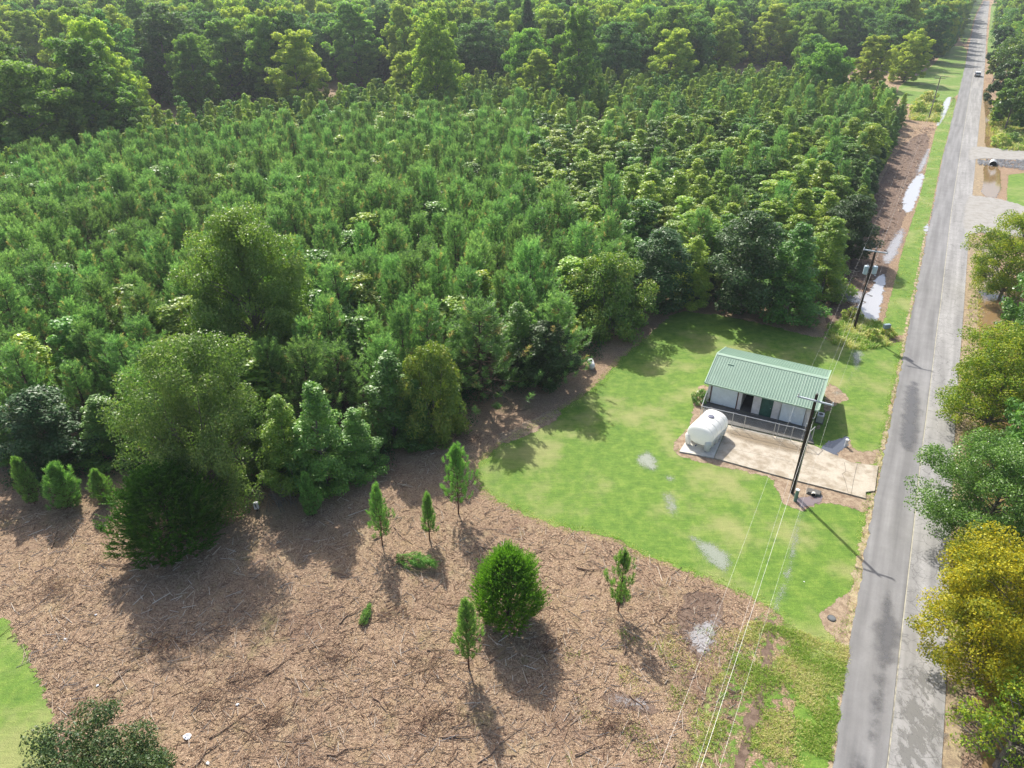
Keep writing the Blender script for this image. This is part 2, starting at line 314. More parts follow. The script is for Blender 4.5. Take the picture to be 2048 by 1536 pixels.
# ---------------------------------------------------------------- ground
def sdist(Pn, poly):
    x, y = Pn[:, 0], Pn[:, 1]; n = len(poly); d = np.full(len(Pn), 1e9); ins = np.zeros(len(Pn), bool)
    for i in range(n):
        ax, ay = poly[i]; bx, by = poly[(i + 1) % n]; ex, ey = bx - ax, by - ay
        t = np.clip(((x - ax) * ex + (y - ay) * ey) / (ex * ex + ey * ey + 1e-12), 0, 1)
        d = np.minimum(d, np.hypot(x - ax - t * ex, y - ay - t * ey))
        c = ((ay > y) != (by > y)) & (x < (bx - ax) * (y - ay) / (by - ay + 1e-12) + ax); ins ^= c
    return np.where(ins, d, -d)
def smooth_poly(pts, it=1):
    for _ in range(it):
        q = []
        for i in range(len(pts)):
            a, b = np.array(pts[i]), np.array(pts[(i + 1) % len(pts)]); q += [a * 0.75 + b * 0.25, a * 0.25 + b * 0.75]
        pts = q
    return [tuple(p) for p in pts]
def sheet(name, px, z, mat, cell=0.4, margin=0.6, world=False, smooth=1):
    poly = px if world else [G(*p) for p in px]
    if smooth: poly = smooth_poly(poly, smooth)
    A = np.array(poly); lo = A.min(0) - margin; hi = A.max(0) + margin
    nx, ny = int((hi[0] - lo[0]) / cell) + 2, int((hi[1] - lo[1]) / cell) + 2
    X, Y = np.meshgrid(lo[0] + np.arange(nx) * cell, lo[1] + np.arange(ny) * cell, indexing='ij')
    Pn = np.stack([X.ravel(), Y.ravel()], 1); d = sdist(Pn, poly)
    idx = np.arange(nx * ny).reshape(nx, ny)
    F = np.stack([idx[:-1, :-1], idx[1:, :-1], idx[1:, 1:], idx[:-1, 1:]], -1).reshape(-1, 4)
    F = F[(d[F] > -margin).any(1)]; used, inv = np.unique(F, return_inverse=True); F = inv.reshape(-1, 4)
    V = np.concatenate([Pn[used], np.full((len(used), 1), z)], 1)
    me = npmesh(name, V, F, mat); at = me.attributes.new('edge', 'FLOAT', 'POINT'); at.data.foreach_set('value', d[used].astype(np.float32))
    return tag(link(name, me), kind='structure')
gm = npmesh('ground', [(-1500, -60, 0), (1500, -60, 0), (1500, 2500, 0), (-1500, 2500, 0)], [(0, 1, 2, 3)], M['ground'])
tag(link('ground', gm), kind='structure')
LAWN = [(945, 935), (968, 985), (1020, 1015), (1090, 1045), (1165, 1062), (1235, 1082), (1275, 1105), (1335, 1128), (1400, 1152), (1460, 1175), (1520, 1205),
        (1565, 1235), (1590, 1290), (1660, 1290), (1705, 1240), (1722, 1150), (1738, 1010), (1768, 905), (1784, 800), (1800, 735), (1812, 680), (1770, 690), (1720, 695), (1680, 683),
        (1600, 668), (1500, 640), (1400, 625), (1350, 622), (1318, 650), (1285, 682), (1235, 722), (1200, 765), (1150, 803), (1095, 833), (1050, 858), (1000, 890)]
sheet('lawn', LAWN, 0.004, M['lawn'], 0.35)
sheet('neighbouring_lawn', [(0, 1225), (40, 1280), (80, 1360), (108, 1440), (112, 1540), (90, 1700), (-500, 1700), (-300, 1225)], 0.004, M['lawn'], 0.35)
VERGE = [(1728, 690), (1790, 670), (1812, 672), (1822, 632), (1839, 545), (1852, 466), (1862, 427), (1879, 336), (1891, 290), (1906, 232), (1914, 195), (1905, 195), (1888, 235), (1872, 255),
         (1864, 290), (1850, 345), (1838, 400), (1820, 450), (1802, 510), (1790, 560), (1776, 610), (1765, 655), (1735, 668)]
sheet('grass_verge', VERGE, 0.004, M['verge'], 0.5)
sheet('far_grass', [(1916, 190), (1923, 178), (1931, 130), (1935, 92), (1895, 92), (1860, 140), (1800, 165), (1790, 205), (1880, 215)], 0.004, M['verge'], 1.5, 2)
sheet('rough_verge_grass', [(1540, 1215), (1590, 1260), (1655, 1280), (1700, 1290), (1690, 1355), (1678, 1430), (1660, 1535), (1640, 1700), (1300, 1700), (1350, 1500), (1440, 1340), (1500, 1250)], 0.008, M['rough'], 0.35)
sheet('roadside_grass', [(1600, 1260), (1660, 1282), (1695, 1290), (1688, 1355), (1676, 1430), (1656, 1535), (1640, 1700), (1570, 1700), (1590, 1500), (1590, 1380)], 0.012, M['verge'], 0.35)
sheet('weedy_grass', [(1700, 640), (1730, 640), (1760, 650), (1775, 690), (1720, 698), (1665, 680), (1640, 668), (1670, 655)], 0.010, M['verge'], 0.35)
sheet('field_grass', [(2003, 302), (1996, 265), (1990, 235), (2020, 222), (2300, 222), (2400, 310)], 0.004, M['verge'], 1.0, 1.0)
sheet('mown_field', [(2018, 335), (2012, 400), (2020, 440), (2500, 500), (2500, 345)], 0.004, M['verge'], 1.0, 1.0)
sheet('far_roadside_grass', [(1936, 92), (1949, 32), (1965, 3), (1967, -8), (1955, -8), (1935, 30), (1915, 80)], 0.004, M['verge'], 4, 4)
sheet('far_roadside_grass', [(1978, 66), (1973, 100), (1985, 160), (2010, 160), (2010, 60), (2000, 10), (1983, 3)], 0.004, M['verge'], 4, 4)
for i, (z, px) in enumerate([(0.010, [(1648, 1215), (1700, 1180), (1712, 1205), (1700, 1275), (1690, 1330), (1682, 1290), (1655, 1262), (1640, 1240)]),
        (0.012, [(1545, 955), (1560, 1000), (1580, 1015), (1615, 1022), (1640, 1005), (1690, 1012), (1735, 1030), (1745, 1000), (1730, 985), (1560, 945), (1440, 915), (1350, 895), (1352, 912), (1420, 930), (1500, 945)]),
        (0.010, [(1385, 815), (1395, 770), (1415, 768), (1440, 800), (1400, 870), (1350, 905), (1345, 890), (1380, 850)]),
        (0.010, [(1650, 760), (1690, 785), (1700, 800), (1660, 812), (1635, 860), (1625, 880), (1650, 815)]),
        (0.012, [(1645, 915), (1700, 870), (1705, 900), (1740, 905), (1760, 895), (1768, 912), (1758, 930), (1700, 925), (1640, 925)]),
        (0.010, [(1000, 890), (1060, 870), (1130, 830), (1110, 815), (1050, 845), (990, 875)])]):
    sheet('bare_dirt', px, z + i * 0.0003, M['dirt'], 0.25, 0.5)
sheet('mud_strip', [(1375, 1175), (1450, 1190), (1440, 1260), (1400, 1330), (1380, 1300), (1350, 1250)], 0.010, M['mud'], 0.3)
sheet('mud_strip', [(1530, 1240), (1555, 1240), (1550, 1300), (1530, 1400), (1500, 1500), (1480, 1560), (1460, 1560), (1490, 1450), (1520, 1350)], 0.016, M['mud'], 0.3)
sheet('mud_strip', [(1190, 1385), (1260, 1385), (1330, 1415), (1310, 1440), (1230, 1415)], 0.010, M['mud'], 0.3)
sheet('mud_strip', [(1640, 640), (1690, 560), (1720, 470), (1750, 390), (1790, 300), (1850, 260), (1862, 285), (1835, 350), (1815, 420), (1785, 500), (1765, 580), (1745, 650), (1690, 665)], 0.008, M['mud'], 0.5, 1.0)  # damp soil, its brown also darkened for shading along the strip
# puddles
def puddle(px, mat='puddle', z=0.020, cell=0.2): return sheet('puddle', px, z, M[mat], cell, 0.5)
puddle([(1698, 700), (1728, 695), (1730, 715), (1716, 745), (1706, 738)], 'puddle_grass')
puddle([(1660, 783), (1690, 778), (1712, 745), (1700, 740), (1690, 790), (1665, 792)], 'puddle_grass', 0.022)
puddle([(1636, 908), (1652, 885), (1688, 872), (1700, 876), (1694, 893), (1672, 912), (1655, 918)], 'puddle_dark', 0.024)
puddle([(1272, 905), (1300, 898), (1322, 925), (1318, 945), (1290, 942), (1268, 925)], 'puddle_grass')
puddle([(1325, 950), (1350, 948), (1355, 965), (1335, 968)], 'puddle_grass')
puddle([(1320, 985), (1350, 985), (1360, 1015), (1352, 1040), (1335, 1030), (1325, 1005)], 'puddle_grass')
puddle([(1372, 1068), (1410, 1078), (1450, 1095), (1470, 1120), (1462, 1148), (1440, 1148), (1405, 1120), (1385, 1090)], 'puddle_grass')
puddle([(1598, 1018), (1610, 1022), (1600, 1080), (1592, 1130), (1572, 1190), (1560, 1232), (1535, 1228), (1545, 1190), (1568, 1150), (1578, 1080)], 'puddle_grass')
puddle([(1618, 990), (1640, 990), (1648, 1003), (1625, 1012), (1600, 1015), (1592, 1000)], 'puddle_mud', 0.026)
puddle([(1220, 1392), (1262, 1395), (1320, 1418), (1305, 1428), (1240, 1410)], 'puddle_broken')
puddle([(1365, 1265), (1400, 1240), (1440, 1230), (1430, 1290), (1405, 1318), (1385, 1300)], 'puddle_broken')
puddle([(1903, 192), (1899, 210), (1888, 235), (1878, 252), (1872, 250), (1882, 220), (1892, 196)], 'puddle', cell=0.5)
puddle([(1862, 290), (1848, 308), (1830, 345), (1838, 352), (1856, 325)], 'puddle_broken', cell=0.4)
puddle([(1832, 350), (1804, 395), (1806, 425), (1824, 425), (1842, 375), (1850, 345)], 'puddle', cell=0.3)
puddle([(1806, 450), (1776, 485), (1760, 525), (1788, 530), (1812, 470)], 'puddle_broken', cell=0.3)
puddle([(1676, 575), (1672, 590), (1690, 605), (1740, 612), (1738, 590), (1700, 572)], 'puddle_broken', 0.024, cell=0.25)
puddle([(1712, 612), (1745, 575), (1755, 550), (1772, 550), (1768, 585), (1760, 620), (1752, 655), (1735, 662), (1722, 640)], 'puddle', 0.028, cell=0.25)
puddle([(1852, 448), (1846, 462), (1850, 470), (1856, 462), (1858, 448)], 'puddle', cell=0.2)
# ditch on the far side of the road
sheet('road_shoulder', [(1880, 1560), (1890, 1440), (1904, 940), (1913, 788), (1927, 622), (1934, 492), (1943, 380), (1957, 250), (1964, 185), (1975, 200), (1975, 300), (1968, 380), (1960, 480), (1965, 620), (1955, 800), (1945, 1100), (1930, 1560)], 0.016, M['shoulder'], 0.5)
DITCH = [[(1964, 180), (1972, 240), (1968, 302), (1994, 302), (1988, 240), (1978, 178)], [(1966, 328), (2000, 328), (2003, 397), (1960, 393), (1968, 360)],
         [(1962, 478), (1990, 478), (2015, 640), (2030, 760), (2020, 900), (2035, 1200), (2060, 1700), (1960, 1700), (1955, 1350), (1962, 1100), (1958, 900), (1962, 760), (1955, 640)]]
for d in DITCH: sheet('ditch_water', d, 0.030, M['ditchwater'], 0.5, 0.8)
# ---------------------------------------------------------------- roads
LP = [(1674, 1500), (1680.5, 1422), (1690, 1357), (1702.7, 1266), (1713, 1209), (1726, 1136), (1747, 1009), (1769, 913), (1784, 827), (1803, 736), (1819, 646), (1840.5, 544), (1855, 466), (1864, 427), (1881, 336), (1893, 283), (1915, 195), (1931, 130), (1938, 91), (1952, 32.5), (1967, 4)]
SP = [(1776, 1500), (1785, 1422), (1796, 1305), (1804, 1240), (1813, 1162), (1825, 1061), (1838, 929), (1848, 858), (1861.5, 752), (1874, 648), (1879, 617), (1892, 505), (1902, 422), (1915, 336), (1939, 190), (1949, 130), (1956, 75), (1972, 4)]
RP = [(1884, 1500), (1890, 1420), (1899, 1150), (1905, 944), (1914, 788), (1927, 622), (1936, 492), (1947, 362), (1957, 260), (1965, 190), (1970, 130), (1973, 65), (1979, 4)]
rd_dir = np.array([math.sin(R_(29.7)), math.cos(R_(29.7))]); rd_n = np.array([rd_dir[1], -rd_dir[0]])
def roadline(pl):
    w_ = np.array([G(*p) for p in pl]); s = w_ @ rd_dir; n = w_ @ rd_n; o = np.argsort(s); return s[o], n[o]
sL, nL = roadline(LP); sS, nS = roadline(SP); sR, nR = roadline(RP)
def smooth1(a, k=9):
    p = np.pad(a, k, mode='edge'); return np.convolve(p, np.ones(2 * k + 1) / (2 * k + 1), 'same')[k:-k]
SS = np.concatenate([np.arange(-5, 160, 0.5), np.arange(160, 900, 4.0)])
eL = smooth1(np.interp(SS, sL, nL), 6); eS = smooth1(np.interp(SS, sS, nS), 6); eR = smooth1(np.interp(SS, sR, nR), 6)
def road_strip(name, a, b, z0, z1, mat, nlat=8, skirt=True, rag=0.0):
    V = []; lat = []; lon = []; off0 = rng.normal(0, rag, len(SS)) if rag else np.zeros(len(SS))
    off0 = off0 + (0.6 * rag * np.sin(SS * 1.7) if rag else 0)
    for i, s in enumerate(SS):
        row = []
        n0, n1 = a[i] + off0[i], b[i]
        lats = ([n0 - 0.02] if skirt else []) + list(np.linspace(n0, n1, nlat)) + ([n1 + 0.02] if skirt else [])
        zs = ([0.0] if skirt else []) + [z0 + (z1 - z0) * k / (nlat - 1) for k in range(nlat)] + ([0.0] if skirt else [])
        for n_, z_ in zip(lats, zs):
            p = rd_dir * s + rd_n * n_; V.append((p[0], p[1], z_)); lat.append(n_ - a[i]); lon.append(s)
        k = len(lats)
    F = [(i * k + j, i * k + j + 1, (i + 1) * k + j + 1, (i + 1) * k + j) for i in range(len(SS) - 1) for j in range(k - 1)]
    me = npmesh(name, V, F, mat)
    for nm, dat in (('lat', lat), ('lon', lon)):
        at = me.attributes.new(nm, 'FLOAT', 'POINT'); at.data.foreach_set('value', np.array(dat, np.float32))
    return tag(link(name, me), kind='structure')
road_strip('old_road_lane', eL + 0.3, eR, 0.055, 0.050, M['asph_old'], 10)
road_strip('new_road_lane', eL, eS, 0.075, 0.085, M['asph_new'], 8, rag=0.06)
seam = m_dirt('pale_paving_seam', (0.45, 0.43, 0.33), 0.0, 1, (0.55, 0.52, 0.40)); 
def strip_mat():
    t = NT('paving_seam'); n = t.noise(1.2, 5, 0.7); return t.end(t.bsdf(t.mix(n, (0.10, 0.10, 0.10), (0.62, 0.58, 0.44)), 0.8, 0.2))
road_strip('paving_seam_line', eS + 0.022, eS + 0.09, 0.060, 0.060, strip_mat(), 2, skirt=False)
def lane_sheet(name, px, z, mat, cell=0.25, m=0.4): return sheet(name, px, z, mat, cell, m)
lane_sheet('damp_road_patch', [(1774, 1180), (1766, 1215), (1764, 1240), (1750, 1255), (1752, 1300), (1762, 1335), (1750, 1400), (1738, 1480), (1741, 1492), (1752, 1440), (1768, 1385), (1768, 1335), (1786, 1325), (1797, 1275), (1792, 1255), (1782, 1225), (1778, 1190)], 0.0895, M['wet_new'])
lane_sheet('damp_road_patch', [(1812, 775), (1833, 760), (1838, 800), (1836, 860), (1830, 905), (1808, 900), (1800, 880), (1806, 830)], 0.0895, M['wet_new'])
lane_sheet('damp_road_patch', [(1712, 1520), (1735, 1515), (1738, 1560), (1705, 1560)], 0.0895, M['wet_new'])
lane_sheet('damp_road_patch', [(1805, 1330), (1850, 1340), (1885, 1400), (1880, 1560), (1785, 1560), (1795, 1420)], 0.0600, M['wet_old'])
sheet('dirt_road_edge', [(1730, 1120), (1745, 1005), (1768, 905), (1782, 827), (1801, 736), (1817, 646), (1838, 544), (1853, 466), (1849, 466), (1834, 544), (1811, 650), (1797, 736), (1776, 827), (1758, 905), (1738, 1010), (1712, 1120), (1695, 1230), (1684, 1330), (1672, 1440), (1655, 1540), (1620, 1700), (1660, 1700), (1672, 1500), (1690, 1357), (1713, 1209)], 0.018, M['straw'], 0.25, 0.4)
sheet('side_road', [(1944, 296), (1955, 294), (1985, 297), (2048, 303), (2600, 352), (2600, 380), (2048, 321), (1985, 317), (1950, 317), (1940, 322)], 0.066, M['gravelroad'], 0.4, 0.1, smooth=1)
sheet('driveway_apron', [(1938, 392), (1962, 394), (2005, 400), (2080, 425), (2080, 480), (1962, 462), (1930, 470)], 0.062, M['gravelroad'], 0.4, 0.1)
# ---------------------------------------------------------------- concrete drive, pad and yard
def slab(name, pts, z, mat, th=0.3):
    mb = MB(); n = len(pts); vs = [(x, y, z) for x, y in pts] + [(x, y, z - th) for x, y in pts]
    mb.add(vs, [tuple(range(n)), tuple(range(n, 2 * n))[::-1]] + [(i, i + n, (i + 1) % n + n, (i + 1) % n) for i in range(n)])
    return tag(mb.build(name, mat, bevel=0.012), kind='structure')
SH0 = np.array([17.811, 56.257]); SA = -0.495; ax_ = np.array([math.cos(SA), math.sin(SA)]); ay_ = np.array([-math.sin(SA), math.cos(SA)])
def S(u, v): p = SH0 + ax_ * u + ay_ * v; return (float(p[0]), float(p[1]))
slab('concrete_driveway', [G(1428, 918), G(1500, 938), G(1580, 960), G(1660, 980), G(1731, 999), G(1731, 986), G(1749, 984), G(1756, 934), G(1700, 926), G(1628, 893), G(1456, 852)], 0.12, M['concrete'])
slab('tank_pad', [G(1358, 905), G(1427.0, 917.6), G(1455.2, 851), G(1402, 838)], 0.125, M['concrete_pad'])
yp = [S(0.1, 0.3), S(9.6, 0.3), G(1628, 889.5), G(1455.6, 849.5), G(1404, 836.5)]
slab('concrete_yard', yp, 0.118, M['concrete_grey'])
sheet('stained_driveway_band', [(1462, 858), (1612, 895), (1622, 915), (1560, 903), (1485, 884), (1455, 872)], 0.1245, m_wet('brown_stained_concrete', (0.25, 0.195, 0.125), 0, .15, 1.8), 0.2, 0.1)
def crack_line(pts, wd=0.03):
    mb = MB(); V = [Vector((*G(*p), 0.1235)) for p in pts]
    for a, b in zip(V[:-1], V[1:]):
        t = (b - a).normalized(); nn = Vector((-t.y, t.x, 0)) * wd / 2; mb.quad(a - nn, b - nn, b + nn, a + nn)
    return tag(mb.build('driveway_joint', simple('dirty_joint', (0.13, 0.11, 0.09), 0.9)), kind='structure')
crack_line([(1465, 900), (1530, 914), (1600, 930), (1650, 944)], 0.025); crack_line([(1688, 927), (1691, 945), (1684, 950), (1690, 965), (1696, 990)], 0.03); crack_line([(1714, 930), (1706, 965), (1702, 990)], 0.035)
# ---------------------------------------------------------------- shed
def corr_roof(t0='green_metal'):
    t = NT('green_metal_roof'); n = t.noise(0.7, 4, 0.6); n2 = t.noise(3.0, 4, 0.7, t.coord((1, 0.4, 1), (0, 0, 0.5)))
    c = t.mix(n, (0.145, 0.235, 0.175), (0.19, 0.29, 0.22)); c = t.mix(0.25, c, t.mix(1.0, c, t.ramp(n2, [(0.3, 0.8), (0.7, 1.15)]), 'MULTIPLY'))
    return t.end(t.bsdf(c, 0.42, 0.5))
M['roof'] = corr_roof(); M['roof_trim'] = simple('pale_green_trim', (0.34, 0.48, 0.36), 0.45, 0.5, 0, 0.1, 3)
M['shedwall'] = simple('off_white_painted_wall', (0.82, 0.78, 0.76), 0.8, 0.25, 0, 0.25, 1.6); M['rollup'] = simple('white_garage_door_enamel', (0.80, 0.86, 0.88), 0.5, 0.4, 0, 0.12, 2)
M['door_green'] = simple('dark_green_door', (0.035, 0.13, 0.10), 0.45, 0.4, 0, 0.4, 3); M['rust'] = simple('rusty_brown_frame', (0.17, 0.065, 0.04), 0.85, 0.2, 0, 0.5, 5)
shed = empty('shed', (SH0[0], SH0[1], 0), SA)
tag(shed, 'long low white shed with green metal roof and roller doors beside the driveway', 'shed')
L_, W_, HE, HR = 9.91, 7.87, 2.36, 3.64
K = 0.478 * W_; u0, u1, v0, v1 = 0.30, 9.50, 0.40, W_ - 0.40
wall = MB(); th = 0.18; zt = 2.40
openings = [(0.62, 3.02, 0.12, 2.22, 'roll'), (3.42, 4.42, 0.12, 2.2, 'open'), (5.15, 6.15, 0.12, 2.15, 'door'), (6.85, 8.95, 0.12, 2.15, 'roll2')]
cur = u0
for (a, b, z0_, z1_, k_) in openings:
    wall.box(((cur + a) / 2, v0 + th / 2, (zt) / 2), (a - cur, th, zt)); wall.box(((a + b) / 2, v0 + th / 2, (z1_ + zt) / 2), (b - a, th, zt - z1_)); cur = b
wall.box(((cur + u1) / 2, v0 + th / 2, zt / 2), (u1 - cur, th, zt))
wall.box(((u0 + u1) / 2, v1 - th / 2, zt / 2), (u1 - u0, th, zt))
for uu in (u0 + th / 2, u1 - th / 2):
    wall.box((uu, (v0 + v1) / 2, zt / 2), (th, v1 - v0 - 2 * th - 0.004, zt))
    prof = [(v0 + 0.01, zt), (v1 - 0.01, zt), (K, HR - 0.14)]
    wall.add([(uu - th / 2, y, z) for y, z in prof] + [(uu + th / 2, y, z) for y, z in prof], [(0, 1, 2), (3, 5, 4), (0, 3, 4, 1), (1, 4, 5, 2), (2, 5, 3, 0)])
wall.box((3.34, v0 + 1.6, zt / 2), (0.1, 2.7, zt - 0.02)); wall.box((4.50, v0 + 1.6, zt / 2), (0.1, 2.7, zt - 0.02))
wall.build('wall', M['shedwall'], shed)
MB().box(((u0 + u1) / 2, (v0 + v1) / 2, 0.07), (u1 - u0 - .4, v1 - v0 - .4, 0.11)).build('floor_slab', M['concrete_grey'], shed)
MB().box((3.92, v0 + 2.9, 1.15), (1.1, 0.06, 2.2)).build('dark_doorway_back', M['dark'], shed)  # black panel painted as the shade inside the doorway
def roofpanel(ya, za, yb, zb):
    V = []; F = []; n = 43 * 5; prof = []
    for i in range(n + 1):
        u = L_ * i / n; rib = 0.035 if i % 5 == 4 else 0.0; prof.append((u, rib))
    for dz in (0.0, -0.03):
        for (y, z) in ((ya, za), (yb, zb)):
            for (u, r) in prof: V.append((u, y, z + (r if dz == 0 else 0) + dz))
    m = n + 1
    for i in range(n):
        F.append((i, i + 1, m + i + 1, m + i)); F.append((2 * m + i, 3 * m + i, 3 * m + i + 1, 2 * m + i + 1)); F.append((i, 2 * m + i, 2 * m + i + 1, i + 1)); F.append((m + i, m + i + 1, 3 * m + i + 1, 3 * m + i))
    me = npmesh('roof', V, F, M['roof'])
    return me
link('roof_panel', roofpanel(0, HE, K - 0.01, HR), shed); link('roof_panel', roofpanel(K + 0.01, HR, W_, HE), shed)
rc = MB()
for (y, z, sgn) in ((K, HR, 1),):
    rc.add([(0, K - 0.22, HR - 0.03), (L_, K - 0.22, HR - 0.03), (L_, K, HR + 0.06), (0, K, HR + 0.06), (L_, K + 0.22, HR - 0.03), (0, K + 0.22, HR - 0.03)], [(0, 1, 2, 3), (3, 2, 4, 5)])
rc.build('ridge_cap', M['roof_trim'], shed)
for uu in (-0.02, L_ + 0.02):
    g_ = MB()
    for (ya, za, yb, zb) in ((0, HE, K, HR), (K, HR, W_, HE)):
        g_.add([(uu - 0.045, ya, za + 0.055), (uu + 0.045, ya, za + 0.055), (uu + 0.045, yb, zb + 0.055), (uu - 0.045, yb, zb + 0.055),
                (uu - 0.045, ya, za - 0.14), (uu + 0.045, ya, za - 0.14), (uu + 0.045, yb, zb - 0.14), (uu - 0.045, yb, zb - 0.14)],
               [(0, 1, 2, 3), (4, 7, 6, 5), (0, 3, 7, 4), (1, 5, 6, 2), (0, 4, 5, 1), (3, 2, 6, 7)])
    g_.build('gable_trim', M['roof_trim'], shed)
MB().box((L_ / 2, -0.03, HE - 0.05), (L_ + 0.05, 0.05, 0.13)).build('eave_trim', M['roof_trim'], shed)
MB().box((1.55, K - 1.05, HR - 0.30), (0.55, 0.05, 0.05)).build('roof_patch', M['roof_trim'], shed)
def rollup(a, b, z0_, z1_, fr):
    d = MB(); n = 20; prof = []
    for i in range(n * 4 + 1):
        z = z0_ + (z1_ - z0_) * i / (n * 4); prof.append((z, 0.014 * (1 if (i % 4) in (1, 2) else 0)))
    vs = []; fs = []
    for (z, r) in prof: vs += [(a + 0.04, v0 + 0.07 - r, z), (b - 0.04, v0 + 0.07 - r, z)]
    for i in range(len(prof) - 1): fs.append((2 * i, 2 * i + 1, 2 * i + 3, 2 * i + 2))
    d.add(vs, fs); dd = d.build('roller_door', M['rollup'], shed)
    f_ = MB(); f_.box((a - 0.035, v0 - 0.012, (z0_ + z1_) / 2), (0.07, 0.045, z1_ - z0_)); f_.box((b + 0.035, v0 - 0.012, (z0_ + z1_) / 2), (0.07, 0.045, z1_ - z0_)); f_.box(((a + b) / 2, v0 - 0.012, z1_ + 0.045), (b - a + 0.14, 0.045, 0.085))
    f_.build('door_frame', fr, dd)
    MB().box(((a + b) / 2, v0 + 0.02, z0_ + 0.10), (0.16, 0.03, 0.04)).build('handle', M['galv'], dd)
rollup(*openings[0][:4], M['rust']); rollup(*openings[3][:4], M['galv'])
a, b, z0_, z1_, _ = openings[2]
dr = MB().box(((a + b) / 2, v0 + 0.05, (z0_ + z1_) / 2), (b - a - 0.06, 0.05, z1_ - z0_ - 0.03)).build('door', M['door_green'], shed)
MB().tube([(b - 0.14, v0 + 0.02, 1.12), (b - 0.14, v0 - 0.05, 1.12)], 0.03, 8).build('handle', M['galv'], dr)
f_ = MB(); f_.box((a + 0.0, v0 - 0.006, 1.15), (0.05, 0.03, 2.1)); f_.box((b - 0.0, v0 - 0.006, 1.15), (0.05, 0.03, 2.1)); f_.box(((a + b) / 2, v0 - 0.006, z1_ + 0.02), (b - a + 0.05, 0.03, 0.05)); f_.build('door_frame', M['door_green'], dr)
MB().tube([(7.95, v0 - 0.01, 2.22), (7.95, v0 - 0.12, 2.20), (7.95, v0 - 0.16, 2.12)], [0.05, 0.06, 0.08], 8).build('wall_lamp', M['white'], shed)
MB().box(((u0 + u1) / 2, v0 - 0.05, 0.155), (u1 - u0, 0.07, 0.07)).build('grey_base_course', M['concrete_grey'], shed)  # low grey strip along the foot of the front wall
# air conditioner box beside the shed
acp = S(L_ + 0.25, 2.2); ac = empty('air_conditioner', (acp[0], acp[1], 0), SA); tag(ac, 'grey boxed air conditioner standing against the roadside end wall of the shed', 'air conditioner')
MB().box((0, 0, 0.42), (0.55, 0.75, 0.7)).build('case', M['galv'], ac, bevel=0.02); MB().tube([(0, 0, 0.77), (0, 0, 0.79)], 0.2, 16).build('fan_grille', M['iron'], ac); MB().box((0, 0, 0.035), (0.7, 0.9, 0.07)).build('pad', M['concrete_grey'], ac)
# ---------------------------------------------------------------- chain link fence
def m_link():
    t = NT('chain_link_mesh'); tc = t.n('TexCoord').outputs['Object']; mp = t.coord((1, 1, 1), src=tc); sp = t.n('SeparateXYZ'); t.l(mp, sp.inputs[0])
    a = t.math('ADD', sp.outputs[0], sp.outputs[2]); b = t.math('SUBTRACT', sp.outputs[0], sp.outputs[2])
    def ln(x): return t.math('LESS_THAN', t.math('FRACT', t.math('MULTIPLY', x, 9.0)), 0.045)
    return t.end(t.bsdf((0.45, 0.47, 0.47), 0.5, 0.5, 0.4), t.math('MAXIMUM', ln(a), ln(b)))
M['link'] = m_link()
fpts = [S(0.35, 0.3), G(1398, 838), None, G(1463, 852), G(1487, 859), G(1547, 875), G(1582, 884), G(1612, 893), S(9.75, 0.2)]
fpts = [S(0.30, 0.1), G(1399, 841), G(1462, 855.5), G(1486, 861.5), G(1545, 876), G(1552, 878), G(1580, 884), G(1613, 892.5), G(1622, 884)]
fo = empty('chain_link_fence', (fpts[4][0], fpts[4][1], 0)); tag(fo, 'galvanised chain link fence with gates around the concrete yard of the shed', 'fence')
FH = 1.55
for i, p in enumerate(fpts):
    q = Vector((p[0] - fo.location.x, p[1] - fo.location.y, 0))
    MB().tube([q + Vector((0, 0, 0.1)), q + Vector((0, 0, FH + 0.06))], 0.03, 8).build('post', M['galv'], fo)
for i in range(len(fpts) - 1):
    a = Vector((*fpts[i], 0)) - fo.location; b = Vector((*fpts[i + 1], 0)) - fo.location; a.z = b.z = 0
    gate = i in (2, 3, 5); nm = 'gate' if gate else 'mesh_panel'
    ln_ = (b - a).length; ang = math.atan2(b.y - a.y, b.x - a.x)
    me = npmesh(nm, [(0.03, 0, 0.2), (ln_ - 0.03, 0, 0.2), (ln_ - 0.03, 0, FH), (0.03, 0, FH)], [(0, 1, 2, 3)], M['link'])
    o = link(nm, me, fo, a); o.rotation_euler = (0, 0, ang)
    MB().tube([(0.03, 0, FH), (ln_ - 0.03, 0, FH)], 0.03, 6).build('top_rail', M['galv'], o)
    if gate: MB().tube([(0.06, 0, 0.2), (ln_ - 0.06, 0, 0.2)], 0.022, 6).build('bottom_rail', M['galv'], o)
